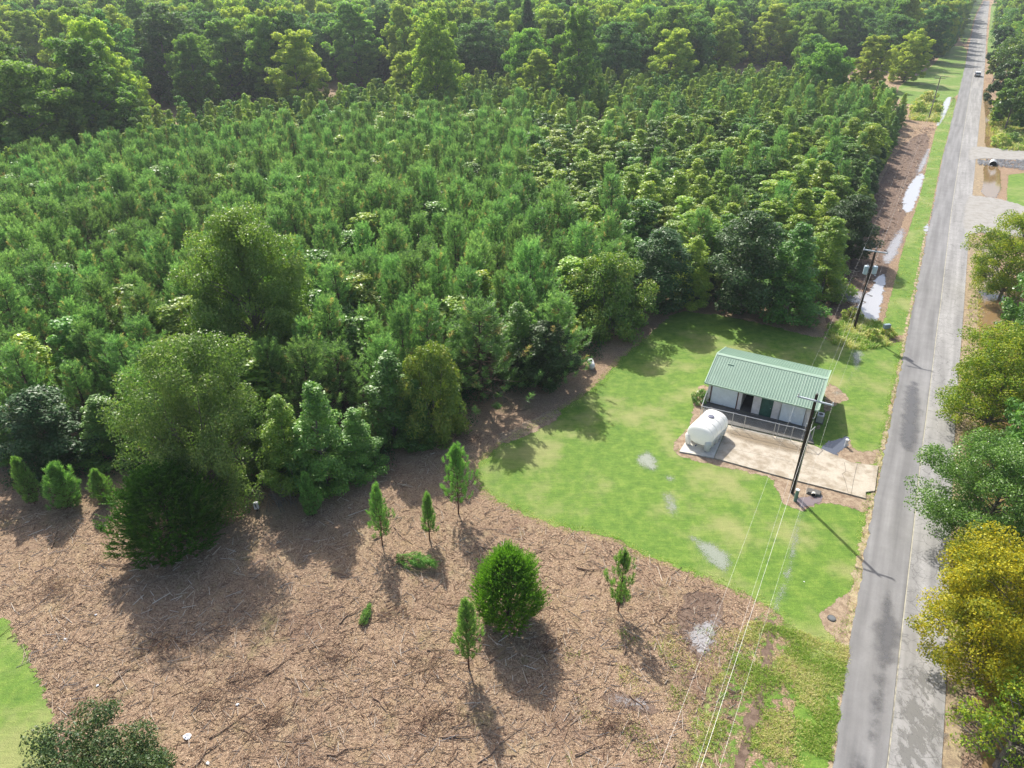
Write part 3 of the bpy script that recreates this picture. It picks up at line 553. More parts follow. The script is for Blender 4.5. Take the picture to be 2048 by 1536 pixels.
# ---------------------------------------------------------------- water tank
def m_tank():
    t = NT('white_polyethylene'); tr = t.n('BsdfTranslucent'); tr.inputs[0].default_value = (.93, .94, .92, 1); return t.end(t.mixsh(.45, t.bsdf((0.94, 0.94, 0.92), 0.5, 0.4), tr.outputs[0]))
M['tank'] = m_tank(); M['tank_band'] = simple('dark_groove', (0.32, 0.30, 0.27), 0.7)
TL, TW, TH_ = 3.95, 2.3, 1.95
tk = empty('water_tank', (16.85, 50.5, 0.125), R_(-39)); tag(tk, 'large white horizontal plastic water tank with ribs and legs on the concrete pad', 'water tank')
V = []; F = []; NS = 40; grooves = [-1.35, -0.55, 0.25, 1.05, 1.62]
ys = sorted(set([-TL / 2 + TL * i / 60 for i in range(61)] + [g + d for g in grooves for d in (-0.05, -0.025, 0, 0.025, 0.05)]))
for y in ys:
    e = max(0, (abs(y) - (TL / 2 - 0.5)) / 0.5); k = math.sqrt(max(0.0, 1 - e * e)) * 0.45 + 0.55 * (1 - e ** 3) if e > 0 else 1.0
    k = max(k, 0.02); gd = min(abs(y - g) for g in grooves); k *= 1 - 0.055 * max(0, 1 - gd / 0.055)
    for j in range(NS):
        a = 2 * math.pi * j / NS; c, s_ = math.cos(a), math.sin(a)
        ex = 0.86; x = math.copysign(abs(c) ** ex, c) * TW / 2 * k; z = math.copysign(abs(s_) ** ex, s_) * TH_ / 2 * k
        if z < 0: z *= 0.80
        V.append((x, y, 1.12 + z))
for i in range(len(ys) - 1):
    for j in range(NS): F.append((i * NS + j, i * NS + (j + 1) % NS, (i + 1) * NS + (j + 1) % NS, (i + 1) * NS + j))
link('body', npmesh('body', V, F, M['tank'], True), tk)
segs = [(-1.95, -1.42), (-1.28, -0.62), (-0.48, 0.18), (0.32, 0.98), (1.12, 1.58)]
for (ya, yb) in segs:
    for sx in (-1, 1):
        m_ = MB(); x0, x1 = sx * TW * 0.30, sx * TW * 0.505
        yc = (ya + yb) / 2; h = (yb - ya) / 2
        top = [(x0, ya + .04, 1.0), (x1, ya + .04, 1.05), (x1, yb - .04, 1.05), (x0, yb - .04, 1.0)]
        bot = [(x0 * 0.9, yc - h * .45, 0), (x1 * 0.92, yc - h * .5, 0), (x1 * 0.92, yc + h * .5, 0), (x0 * 0.9, yc + h * .45, 0)]
        m_.add(bot + top, [(3, 2, 1, 0), (4, 5, 6, 7), (0, 1, 5, 4), (1, 2, 6, 5), (2, 3, 7, 6), (3, 0, 4, 7)]); m_.build('leg', M['tank'], tk, bevel=0.06, smooth=True)
for g in grooves:
    rr_ = []; ex = .86
    for j in range(41):
        a = 2 * math.pi * j / 40; c, s__ = math.cos(a), math.sin(a); z = math.copysign(abs(s__) ** ex, s__) * TH_ / 2 * .945; z = z * .8 if z < 0 else z
        rr_.append((math.copysign(abs(c) ** ex, c) * TW / 2 * .945 * (1 if abs(g) < 1.5 else .985), g, 1.12 + z * (1 if abs(g) < 1.5 else .985)))
    MB().tube(rr_, .022, 5, cap=False).build('band', M['tank_band'], tk)
MB().tube([(0, 0.35, 2.06), (0, 0.35, 2.16), (0, 0.35, 2.18)], [0.27, 0.26, 0.2], 20).build('lid', M['cap'], tk)
MB().tube([(0, -TL / 2 + 0.02, 0.42), (0, -TL / 2 - 0.12, 0.42)], 0.07, 10).build('outlet_valve', M['cap'], tk)
# ---------------------------------------------------------------- poles and wires
pd = Vector((rd_dir[0], rd_dir[1], 0)); pn = Vector((rd_n[0], rd_n[1], 0))
poles = [((5.0, 12.6), 9.0), (G(1583, 985), 9.05), (G(1708, 658), 9.4), (G(1857, 238), 10.2), (G(1909, 92), 12.0)]
WP = {}
def pole(i, label):
    (x, y), h = poles[i]; mt = M['wood_pole'] if i in (0, 1, 2) else M['grey_pole']
    e = empty('utility_pole', (x, y, 0)); tag(e, label, 'utility pole')
    MB().tube([(0, 0, -0.3), (0.02, 0.02, h * .5), (0, 0, h)], [0.15, 0.13, 0.105], 12).build('pole_shaft', mt, e)
    al = 1.25 if i != 2 else 1.2; za = h - (0.45 if i != 2 else 0.15); mb = MB(); m2 = (-0.3 if i == 1 else 0)
    a = pn * (-al + m2 * 0) ; b = pn * al
    ang = math.atan2(pn.y, pn.x)
    mb.box((0, 0, 0), (2 * al, 0.10, 0.12)); o = mb.build('crossarm', M['arm'] if i < 3 else M['grey_pole'], e, (0, 0, za), bevel=0.01); o.rotation_euler = (0, 0, ang); o.location = Vector((0, 0, za)) - pd * 0.17
    ends = []
    for sx in (-al + 0.07, al - 0.07):
        q = pn * sx - pd * 0.17 + Vector((0, 0, za))
        MB().tube([q + Vector((0, 0, .05)), q + Vector((0, 0, .12)), q + Vector((0, 0, .2)), q + Vector((0, 0, .25))], [.03, .06, .05, .03], 8).build('insulator', M['galv'], e); ends.append(q + Vector((x, y, .24)))
    q = Vector((0, 0, h)); MB().tube([q, q + Vector((0, 0, .1)), q + Vector((0, 0, .18))], [.03, .05, .03], 8).build('insulator', M['galv'], e)
    neutral = Vector((x, y, 0)) + pn * 0.22 + Vector((0, 0, h - 2.0)); neutral2 = Vector((x, y, 0)) - pn * 0.2 + Vector((0, 0, h - 2.6))
    for nn in (neutral, neutral2):
        p0 = nn - Vector((x, y, 0)); MB().tube([Vector((0, 0, p0.z)), p0], 0.035, 6).build('bracket', M['galv'], e)
    WP[i] = (ends[0], ends[1], neutral, neutral2); return e
p1 = pole(1, 'dark wooden utility pole with one grey crossarm beside the driveway and shed')
p2 = pole(2, 'dark wooden utility pole carrying two grey transformer cans beside the wet strip')
p3 = pole(3, 'pale weathered utility pole standing in weeds near the far end of the cleared strip')
p4 = pole(4, 'most distant utility pole with street light among the tall trees by the far road')
(x0_, y0_), h0_ = poles[0]; WP[0] = tuple(Vector((x0_, y0_, 0)) + pn * o_ + Vector((0, 0, z_)) for o_, z_ in ((-1.1, 8.0), (1.0, 8.0), (0.3, 6.6), (0.15, 6.3)))
for sx, zz, hh in ((-1, 6.55, 0.95), (1, 6.75, 0.85)):
    q = pn * sx * 0.42 - pd * 0.05 * 0
    m_ = MB().tube([q + Vector((0, 0, zz)), q + Vector((0, 0, zz + 0.05)), q + Vector((0, 0, zz + hh - 0.05)), q + Vector((0, 0, zz + hh))], [.22, .25, .25, .2], 18); tc = m_.build('transformer', M['transformer'], p2)
    MB().tube([q + Vector((0.05, 0, zz + hh)), q + Vector((0.05, 0, zz + hh + .2))], [.05, .03], 8).build('bushing', M['galv'], tc)
    MB().tube([q * 0.2 + Vector((0, 0, zz + .6)), q * .6 + Vector((0, 0, zz + .6))], 0.05, 6).build('bracket', M['iron'], tc)
MB().tube([pn * 0.18 + Vector((0, 0, 0.1)), pn * 0.17 + Vector((0, 0, 6.5))], 0.03, 6).build('conduit', M['galv'], p1)
MB().tube([Vector((0, 0, 11)), pn * 1.3 + Vector((0, 0, 11.5)), pn * 2.6 + Vector((0, 0, 11.6))], 0.06, 6).build('lamp_arm', M['grey_pole'], p4); MB().box(tuple(pn * 2.9 + Vector((0, 0, 11.55))), (0.8, 0.4, 0.3)).build('lamp_head', M['white'], p4)
for k, (lab, r, sag) in enumerate((('outer thin overhead wire running along the crossarm ends on the tree side', .0035, .5), ('outer thin overhead wire running along the crossarm ends on the road side', .0035, .5), ('thick bright twisted overhead cable hung below the crossarms', .008, .7), ('thin lower overhead wire strung just left of the thick twisted cable', .004, .75))):
    pts = []
    for i in range(4):
        a, b = WP[i][k], WP[i + 1][k]; n = 14 if i < 3 else 20
        for j in range(n): t_ = j / n; p = a.lerp(b, t_); p.z -= 4 * (sag * (1 if i < 2 else 3)) * t_ * (1 - t_); pts.append(p)
    pts.append(WP[4][k]); tag(MB().tube(pts, r, 5).build('overhead_wire', M['wire']), lab, 'overhead wire')
# ---------------------------------------------------------------- small street furniture
def pedestal(px, py, h, r, mat, capm, label):
    x, y = G(px, py); e = empty('utility_pedestal', (x, y, 0)); tag(e, label, 'utility pedestal')
    MB().tube([(0, 0, 0), (0, 0, h * .92)], r, 14).build('casing', mat, e); MB().tube([(0, 0, h * .92), (0, 0, h * .98), (0, 0, h)], [r * 1.2, r * 1.2, r * .9], 14).build('cap', capm, e)
pedestal(1590, 1002, 1.15, 0.13, M['pedgreen'], M['white'], 'short green utility pedestal with white cap at the foot of the near wooden pole')
pedestal(1691, 893, 0.75, 0.12, M['white'], M['white'], 'short white pedestal at the edge of the muddy pool right of the shed')
x, y = G(1768, 672); e = empty('junction_box', (x, y, 0), 0.2); tag(e, 'grey metal box on a dark post in the weeds by the second pole', 'junction box')
MB().tube([(0, 0, 0), (0, 0, 1.2)], 0.06, 8).build('post', M['iron'], e); MB().box((0, 0, 1.2), (0.75, 0.4, 0.5)).build('box', simple('grey_blue_box', (0.22, 0.30, 0.34), 0.5), e, bevel=0.03)
x, y = G(1663, 1237); e = empty('meter_cover', (x, y, 0.012)); tag(e, 'round dark iron meter cover set in bare soil beside the road', 'meter cover')
MB().tube([(0, 0, 0), (0, 0, 0.06)], [0.27, 0.25], 24).build('ring', M['iron'], e); MB().tube([(0, 0, 0.061), (0, 0, 0.075)], 0.19, 24).build('lid', simple('wet_iron_lid', (0.14, 0.15, 0.15), 0.3), e)
x, y = G(1182, 735); e = empty('propane_tank', (x, y, 0), R_(4)); tag(e, 'small white gas tank lying on legs at the plantation edge above the lawn', 'gas tank')
MB().tube([(0, -.75, .48), (0, -.68, .48), (0, -.5, .48), (0, .5, .48), (0, .68, .48), (0, .75, .48)], [.08, .24, .31, .31, .24, .08], 20).build('body', M['white'], e, smooth=True)
for yy in (-.4, .4): MB().box((0, yy, .12), (.4, .08, .24)).build('leg', M['galv'], e)
MB().tube([(0, 0, .78), (0, 0, .92)], .1, 12).build('valve_cover', M['iron'], e)
x, y = G(515, 1022); e = empty('meter_box', (x, y, 0), R_(5)); tag(e, 'small white meter box on a stake under the leafy tree', 'meter box')
MB().box((0, 0, .55), (.34, .22, .62)).build('box', M['white'], e, bevel=.02); MB().box((0, -.115, .6), (.1, .01, .3)).build('label_plate', M['iron'], e); MB().box((0, 0, .12), (.1, .1, .3)).build('stake', M['bark'], e)
# culvert under the driveway
x, y = G(1627, 988); e = empty('culvert_headwall', (x, y, 0), SA + 0.06); tag(e, 'small concrete headwall with pipe mouth under the driveway edge', 'culvert')
MB().add([(-.55, .25, .0), (.55, .25, .0), (.55, -.25, 0), (-.55, -.25, 0), (-.5, .25, .30), (.5, .25, .30), (.42, -.18, .22), (-.42, -.18, .22)], [(4, 5, 6, 7), (0, 4, 7, 3), (1, 2, 6, 5), (3, 7, 6, 2), (0, 1, 5, 4)]).build('headwall', M['concrete_grey'], e)
MB().tube([(0, -.34, .16), (0, -.1, .16)], .17, 18, cap=False).build('pipe', M['concrete_pad'], e); MB().tube([(0, -.30, .16), (0, -.28, .16)], .15, 18).build('pipe_mouth', M['dark'], e)  # black disc painted as the shade inside the pipe
x, y = G(1985, 330); e = empty('culvert_pipe', (x, y, 0), R_(-29.7)); tag(e, 'grey culvert pipe opening below the side road into the ditch', 'culvert')
MB().tube([(0, -.9, .32), (0, 1.2, .32)], .62, 22, cap=False).build('pipe', M['galv'], e); MB().tube([(0, -.6, .32), (0, -.55, .32)], .6, 22).build('pipe_mouth', M['dark'], e)  # shade inside the culvert painted as a black disc
V = []; F = []
for i in range(700):
    t_ = rng.random(); a_ = G(1955 + 95 * t_, 319 + 5 * rng.random() + 12 * rng.random() * (0.5 + t_)); 
    if abs(a_[0] - x) < 0.7 and a_[1] < y + .3: continue
    s_ = rng.uniform(.10, .30); z = .03 + s_ * .3; th = rng.random() * 6.28; n = len(V)
    for (dx, dy, dz) in ((1, 0, 0), (0, 1, 0), (-1, 0, 0), (0, -1, 0), (.1, .1, .8), (0, 0, -.6)): V.append((a_[0] + s_ * (dx * math.cos(th) - dy * math.sin(th)), a_[1] + s_ * .8 * (dx * math.sin(th) + dy * math.cos(th)), z + s_ * dz * .6))
    for f in ((0, 1, 4), (1, 2, 4), (2, 3, 4), (3, 0, 4), (1, 0, 5), (2, 1, 5), (3, 2, 5), (0, 3, 5)): F.append(tuple(n + k for k in f))
tag(link('riprap_stones', npmesh('riprap_stones', V, F, M['gravel'])), 'grey riprap stones on the bank below the side road', 'stones', kind='stuff')
for (px, py, s_, lab) in ((375, 1475, .38, 'crumpled white plastic sheet on the debris near the bottom shrub'), (475, 1410, .16, 'small bluish plastic scrap among the chips right of the shadow tip'), (130, 1279, .15, 'small white scrap near the left edge of the clearing'), (192, 1230, .13, 'tiny white scrap on the straw left of the long tree shadow'), (415, 1527, .17, 'white scrap at the bottom edge of the clearing'), (195, 1372, .13, 'pale scrap just above the bottom left shrub'), (1608, 1164, .09, 'little pale scrap on the grass between stream and road'), (1750, 552, .22, 'white scrap at the edge of the wet strip below the transformers')):
    s_ *= .75; x, y = G(px, py); m_ = MB(); n = 9; rr = random.Random(px)
    ring = [(s_ * rr.uniform(.5, 1.1) * math.cos(2 * math.pi * k / n), s_ * rr.uniform(.4, .9) * math.sin(2 * math.pi * k / n), rr.uniform(0, .25) * s_) for k in range(n)]
    inner = [(v[0] * .45, v[1] * .45, s_ * rr.uniform(.2, .55)) for v in ring]
    m_.add(ring + inner + [(0, 0, s_ * .3)], [(k, (k + 1) % n, n + (k + 1) % n, n + k) for k in range(n)] + [(n + k, n + (k + 1) % n, 2 * n) for k in range(n)])
    tag(m_.build('plastic_scrap', M['foil'], loc=(x, y, .035)), lab, 'litter', 'scraps of litter on the ground')
# mailbox far
x, y = G(1927, 87); e = empty('mailbox', (x, y, 0)); tag(e, 'distant dark mailbox on a post at the far left roadside', 'mailbox'); MB().tube([(0, 0, 0), (0, 0, 1.3)], .12, 6).build('post', M['grey_pole'], e); MB().box((0, 0, 1.6), (.9, 1.0, .7)).build('box', M['iron'], e, bevel=.1)
# ---------------------------------------------------------------- car
M['carpaint'] = simple('white_car_paint', (0.72, 0.74, 0.76), 0.25, 0.6, 0, 0.05, 1); M['glass'] = simple('dark_car_glass', (0.03, 0.04, 0.05), 0.08, 0.8, 0, 0.0); M['tyre'] = simple('black_rubber', (0.02, 0.02, 0.02), 0.8); M['tail'] = simple('red_tail_lamp', (0.4, 0.02, 0.02), 0.3, 0.5, 0, 0)
cx, cy = G(1954, 153); car = empty('parked_car', (cx, cy, 0.06), R_(-29.7)); car.name = 'car'; tag(car, 'white car seen from behind driving away on the far road', 'car')
prof = [(-2.3, .35), (-2.35, .75), (-2.25, 1.0), (-1.9, 1.52), (-1.5, 1.62), (.2, 1.62), (1.0, 1.08), (2.1, .95), (2.35, .7), (2.3, .35)]
b_ = MB(); n = len(prof)
for hw, sc in ((.93, 1),):
    vs = []
    for sx in (-1, 1): vs += [(sx * (hw if z < 1.05 else hw - (z - 1.05) * .42), yy, z) for yy, z in prof]
    b_.add(vs, [tuple(range(n)), tuple(range(n, 2 * n))[::-1]] + [(i, i + n, (i + 1) % n + n, (i + 1) % n) for i in range(n)])
b_.build('body', M['carpaint'], car, bevel=.05)
MB().add([(-.72, -2.285, 1.04), (.72, -2.285, 1.04), (.62, -1.965, 1.48), (-.62, -1.965, 1.48)], [(0, 1, 2, 3)]).build('rear_window', M['glass'], car)
MB().add([(-.62, .27, 1.58), (.62, .27, 1.58), (.78, .98, 1.12), (-.78, .98, 1.12)], [(0, 1, 2, 3)]).build('windscreen', M['glass'], car)
for sx in (-1, 1):
    MB().add([(sx * .945, -1.9, 1.07), (sx * .945, .75, 1.07), (sx * .80, .15, 1.5), (sx * .80, -1.7, 1.5)], [(0, 1, 2, 3)]).build('side_window', M['glass'], car)
    MB().box((sx * .78, -2.335, .88), (.24, .05, .24)).build('tail_lamp', M['tail'], car)
    MB().box((sx * 1.02, .65, 1.08), (.16, .12, .12)).build('wing_mirror', M['carpaint'], car)
    for yy in (-1.4, 1.4):
        wh = MB().tube([(sx * .76, yy, .34), (sx * .95, yy, .34)], .34, 20).build('wheel', M['tyre'], car); MB().tube([(sx * .951, yy, .34), (sx * .965, yy, .34)], .2, 14).build('rim', M['galv'], wh)
MB().box((0, -2.36, .48), (1.6, .08, .25)).build('bumper', M['iron'], car); MB().box((0, -2.375, .72), (.45, .03, .14)).build('number_plate', M['white'], car)
#@@TREES
# ---------------------------------------------------------------- vegetation builders
def unit(a): return a / (np.linalg.norm(a, axis=1, keepdims=True) + 1e-9)
def cards(C, N, size, asp=0.62, rg=rng):
    n = len(C); N = unit(N); r = unit(rg.normal(size=(n, 3))); T = unit(np.cross(N, r)); B = np.cross(N, T)
    s = size[:, None]; V = np.stack([C - T * s * .55, C + B * s * asp * .5, C + T * s * .55, C - B * s * asp * .5], 1).reshape(-1, 3)
    return V, np.arange(4 * n).reshape(-1, 4)
def limb_tubes(paths, n=5):
    mb = MB()
    for pts, rad in paths: mb.tube(pts, rad, n, cap=False)
    return mb
def env(shape, t):
    if shape == 'cone': return (1 - t) ** 0.75 * min(1, (t + 0.06) * 6) * 1.05 + 0.04
    if shape == 'oval': return math.sin(math.pi * min(1, max(0, t)) ** 0.8) ** 0.6 if 0 < t < 1 else 0.08
    if shape == 'vase': return (0.30 + 0.85 * t) * (1 - max(0, t - 0.6) / 0.4) ** 0.55
    return math.sqrt(max(0.0, 1 - (2 * t - 0.85) ** 2 / 1.35))
def decid(seed, H, Rr, base, shape, nclump, nleaf, leaf, trunk_r=0.16, clump=0.30, flat=0.75, stems=1, fill=0.25, limbs=None, droop=0.0, up=0.5, lobes=0):
    rg = np.random.default_rng(seed); rr = random.Random(seed)
    cl = []; k = 0
    for i in range(nclump):
        t = ((i + 0.5) / nclump) ** (0.9 if shape != 'cone' else 1.25)
        e = env(shape, t); a = i * 2.39996 + rr.uniform(-.5, .5); q = rr.uniform(.62, 1.0) if rr.random() > fill else rr.uniform(.15, .6)
        q *= 1 + 0.16 * math.sin(a * 2 + seed) * (1 if shape != 'cone' else .5)
        r = Rr * e * q; z = base + (H - base) * t * 0.97
        rc = Rr * clump * rr.uniform(.7, 1.25) * (0.55 + 0.45 * e); cl.append((r * math.cos(a), r * math.sin(a), z - rc * .5, rc))
    if lobes:
        cl = []; Lb = []
        for i in range(lobes):
            t = (i + .5) / lobes; e = env(shape, t * .92 + .04); a = i * 2.39996 + rr.uniform(-.4, .4); q = rr.uniform(.45, .78) * (1 - .5 * (t > .85)); lr = Rr * rr.uniform(.30, .44)
            Lb.append((Rr * e * q * math.cos(a), Rr * e * q * math.sin(a), base + (H - base) * t * .90, lr))
        for i in range(nclump):
            bx, by, bz, lr = Lb[i % lobes]; v = Vector((rr.gauss(0, 1), rr.gauss(0, 1), rr.gauss(.15, 1.3))).normalized() * lr * rr.uniform(.55, 1.15); rc = lr * (rr.uniform(.24, .5) if lobes < 23 else rr.uniform(.2, .42))
            cl.append((bx + v.x, by + v.y, min(H - rc * .6, max(base * .7, bz + v.z * 1.35)), rc))
    cl = np.array(cl); wts = cl[:, 3] ** 2; ci = rg.choice(len(cl), nleaf, p=wts / wts.sum()); D = unit(rg.normal(size=(nleaf, 3)))
    D[:, 2] = np.abs(D[:, 2]) * np.where(rg.random(nleaf) < .64, 1, -1); rad = cl[ci, 3:4] * (1 - 0.55 * rg.random((nleaf, 1)) ** 1.8)
    # small sprigs inside each clump: leaves gather around sub points
    C = cl[ci, :3] + D * rad * np.array([1, 1, flat]); q = 0.28 * np.maximum(0.4, cl[ci, 3:4])
    jo = rg.random((len(cl), 3))[ci] * 3.0; key = np.round(C / q + jo) ; h = np.sin(key @ np.array([12.9898, 78.233, 37.719])) * 43758.5453; off = np.stack([np.modf(h)[0], np.modf(h * 1.7)[0], np.modf(h * 2.3)[0]], 1)
    C = C * .55 + ((key - jo) * q + off * q * .5) * .45
    tint = np.clip(.55 * np.abs(np.modf(h * 3.1)[0]) + .45 * (0.5 + .5 * np.sin(ci * 7.7)) + .18 * D[:, 2], 0, 1)
    C[:, 2] -= droop * (np.hypot(C[:, 0], C[:, 1]) / Rr) ** 2
    N = D * 0.6 + rg.normal(size=(nleaf, 3)) * .55 + np.array([0, 0, up]); C[:, 2] = np.maximum(C[:, 2], .08)
    LV, LF = cards(C, N, leaf * rg.uniform(.6, 1.25, nleaf), .62, rg)
    paths = []
    tops = []
    for s_ in range(stems):
        a = 2 * math.pi * s_ / stems + rr.random(); o = 0.0 if stems == 1 else Rr * .35
        tp = Vector((o * math.cos(a), o * math.sin(a), base + (H - base) * .78)); b0 = Vector((.15 * math.cos(a), .15 * math.sin(a), -.1)) * (stems > 1)
        mid = b0.lerp(tp, .5) + Vector((rr.uniform(-.2, .2), rr.uniform(-.2, .2), 0)) * H * .05
        paths.append(([b0 + Vector((0, 0, -.1)), b0.lerp(mid, .5), mid, mid.lerp(tp, .5), tp], [trunk_r, trunk_r * .85, trunk_r * .6, trunk_r * .4, trunk_r * .12])); tops.append((b0, mid, tp))
    for (x, y, z, rc) in (cl if limbs is None else cl[rg.choice(len(cl), min(len(cl), limbs), replace=False)]):
        b0, mid, tp = min(tops, key=lambda q: (q[2].x - x) ** 2 + (q[2].y - y) ** 2); e = Vector((x, y, z + rc * .3)); zs = max(base * .55, min(z - math.hypot(x, y) * .7, tp.z * .95))
        f = min(1, zs / max(.1, tp.z)); p0 = b0.lerp(mid, f * 2) if f < .5 else mid.lerp(tp, f * 2 - 1)
        r0 = trunk_r * (.12 + .30 * (1 - f)); m = p0.lerp(e, .5); m.z += (e - p0).length * .08; paths.append(([p0, m, e], [r0, r0 * .6, r0 * .2]))
    return (LV, LF, tint), limb_tubes(paths)
def pine(seed, H, Rr, base, wsp=0.55, nb=6, nneed=22, nl=0.30, nw=0.045, tufts=5, trunk_r=.11, dens=1.0, TS=1.0):
    rg = np.random.default_rng(seed); rr = random.Random(seed); paths = [([Vector((0, 0, -.1)), Vector((rr.uniform(-.05, .05), rr.uniform(-.05, .05), H * .5)), Vector((0, 0, H * .97))], [trunk_r, trunk_r * .65, .015])]
    T0 = []; TD = []; TL_ = []
    def tuft(p, d, l): T0.append(tuple(p)); TD.append(tuple(d.normalized())); TL_.append(l)
    z = base; k = 0
    while z < H - .35:
        t = (z - base) / (H - base); L = Rr * ((1 - t * .97) ** .66) * min(1, .66 + t * 2.0) * rr.uniform(.8, 1.15)
        n = max(3, int(round(nb * rr.uniform(.8, 1.2)))); a0 = rr.random() * 6.28
        for i in range(n):
            if rr.random() > dens: continue
            a = a0 + 6.2832 * i / n + rr.uniform(-.25, .25); l = L * rr.uniform(.62, 1.2) * (1 + .18 * math.sin(a * 2 + seed)); el = R_(14 + 44 * t + rr.uniform(-8, 8))
            rad = Vector((math.cos(a), math.sin(a), 0)); p0 = Vector((0, 0, z)); p1 = p0 + (rad * math.cos(el) + Vector((0, 0, math.sin(el)))) * l * .55; e2 = min(R_(84), el + R_(36))
            p2 = p1 + (rad * math.cos(e2) + Vector((0, 0, math.sin(e2)))) * l * .45
            paths.append(([p0, p1, p2], [.028 * (1.2 - t), .018, .007])); d2 = (p2 - p1).normalized(); up_ = Vector((0, 0, 1))
            tuft(p2 - d2 * .15, d2 * .5 + up_ * 1.3, .8 * TS)
            side = rad.cross(up_)
            m = max(2, int(tufts * (0.5 + .5 * l / Rr)))
            for j in range(m):
                f = .30 + .68 * j / m; q = p0.lerp(p1, f / .55) if f < .55 else p1.lerp(p2, (f - .55) / .45); sg = 1 if j % 2 else -1; sl = l * .28 * rr.uniform(.6, 1.1)
                dd = (rad * .55 + side * sg * rr.uniform(.6, 1.0) + up_ * rr.uniform(.35, .9)).normalized(); e = q + dd * sl; paths.append(([q, e], [.01, .005])); tuft(e - dd * .1, dd * .6 + up_ * 1.3, .62 * TS)
        z += wsp * rr.uniform(.85, 1.15) * (1 - .25 * t); k += 1
    for j in range(4): tuft(Vector((0, 0, H - .45 + j * .12)), Vector((rr.uniform(-.15, .15), rr.uniform(-.15, .15), 1)), .4)
    T0 = np.array(T0); TD = np.array(TD); TLn = np.array(TL_); n = len(T0); ti = np.repeat(np.arange(n), nneed); m = len(ti)
    ax = TD[ti]; u_ = rg.random((m, 1)); P0 = T0[ti] + ax * TLn[ti][:, None] * u_ * .8; rad = unit(np.cross(ax, unit(rg.normal(size=(m, 3))))); c = .92 - .34 * (1 - u_)
    D = unit(ax * c + rad * np.sqrt(1 - c * c)); l = nl * rg.uniform(.75, 1.2, (m, 1)); W = unit(np.cross(D, unit(rg.normal(size=(m, 3))))) * nw * .5
    V = np.stack([P0 - W, P0 + W, P0 + D * l + W * .35, P0 + D * l - W * .35], 1).reshape(-1, 3)
    # one island per tuft third so colour varies by tuft: weld is not needed, colour varies by blade
    tb = rg.random(n); return (V, np.arange(4 * m).reshape(-1, 4), np.clip(tb[ti] * .8 + .25 * u_[:, 0], 0, 1) * np.where(tb[ti] > .97, 1.0, .80)), limb_tubes(paths, 4)
def brushpine(seed, H, Rr, base, nneed=46):
    rg = np.random.default_rng(seed); rr = random.Random(seed); up_ = Vector((0, 0, 1))
    paths = [([Vector((0, 0, -.1)), Vector((rr.uniform(-.1, .1), rr.uniform(-.1, .1), H * .5)), Vector((0, 0, H * .96))], [.11, .07, .015])]
    T = []
    z = base
    while z < H - .6:
        t = (z - base) / (H - base); L = Rr * (1 - t * .96) ** .82; n = rr.choice((4, 5, 5, 6)) if t < .8 else 4; a0 = rr.random() * 6.28
        for i in range(n):
            a = a0 + 6.2832 * i / n + rr.uniform(-.3, .3); l = L * rr.uniform(.6, 1.18); el = R_(5 + 25 * t + rr.uniform(-8, 8)); rad = Vector((math.cos(a), math.sin(a), 0)); side = rad.cross(up_)
            p0 = Vector((0, 0, z)); p1 = p0 + (rad * math.cos(el) + up_ * math.sin(el)) * l * .7; e2 = el + R_(38); p2 = p1 + (rad * math.cos(e2) + up_ * math.sin(e2)) * l * .38
            paths.append(([p0, p1, p2], [.03, .02, .008])); T.append((p2 - up_ * .25, rad * .35 + up_, rr.uniform(.8, 1.15)))
            for j in range(3 if l > 1.0 else 2):
                f = .38 + .28 * j + rr.uniform(-.06, .06); q = p0.lerp(p1, min(1, f)); sg = 1 if (j + i) % 2 else -1; e = q + side * sg * l * rr.uniform(.18, .36) + up_ * rr.uniform(.05, .3) + rad * .1
                paths.append(([q, e], [.012, .006])); T.append((e - up_ * .15, rad * .35 + side * sg * .3 + up_, rr.uniform(.55, .9)))
        z += .78 * rr.uniform(.85, 1.15) * (1 - .35 * t)
    T.append((Vector((0, 0, H - 1.0)), up_, 1.0)); T.append((Vector((0, 0, H - 1.6)), up_, .9))
    P = np.array([tuple(q[0]) for q in T]); D_ = unit(np.array([tuple(q[1]) for q in T])); Ln = np.array([q[2] for q in T]); n = len(T); ti = np.repeat(np.arange(n), nneed); m = len(ti); u_ = rg.random((m, 1))
    ax = D_[ti]; rad = unit(np.cross(ax, unit(rg.normal(size=(m, 3))))); P0 = P[ti] + ax * Ln[ti][:, None] * u_ + rad * .02; c = .62 + .25 * u_; D = unit(ax * c + rad * np.sqrt(1 - c * c)); l = .27 * rg.uniform(.7, 1.15, (m, 1)) * (1.1 - .35 * u_)
    W = unit(np.cross(D, unit(rg.normal(size=(m, 3))))) * .022; V = np.stack([P0 - W, P0 + W, P0 + D * l + W * .35, P0 + D * l - W * .35], 1).reshape(-1, 3)
    tb = rg.random(n); zt = np.clip((P[:, 2] / H), 0, 1); old = (tb > .965)
    return (V, np.arange(4 * m).reshape(-1, 4), np.where(old[ti], 1.3, np.clip(tb[ti] * .62 + .22 * u_[:, 0], 0, .85))), limb_tubes(paths, 4)
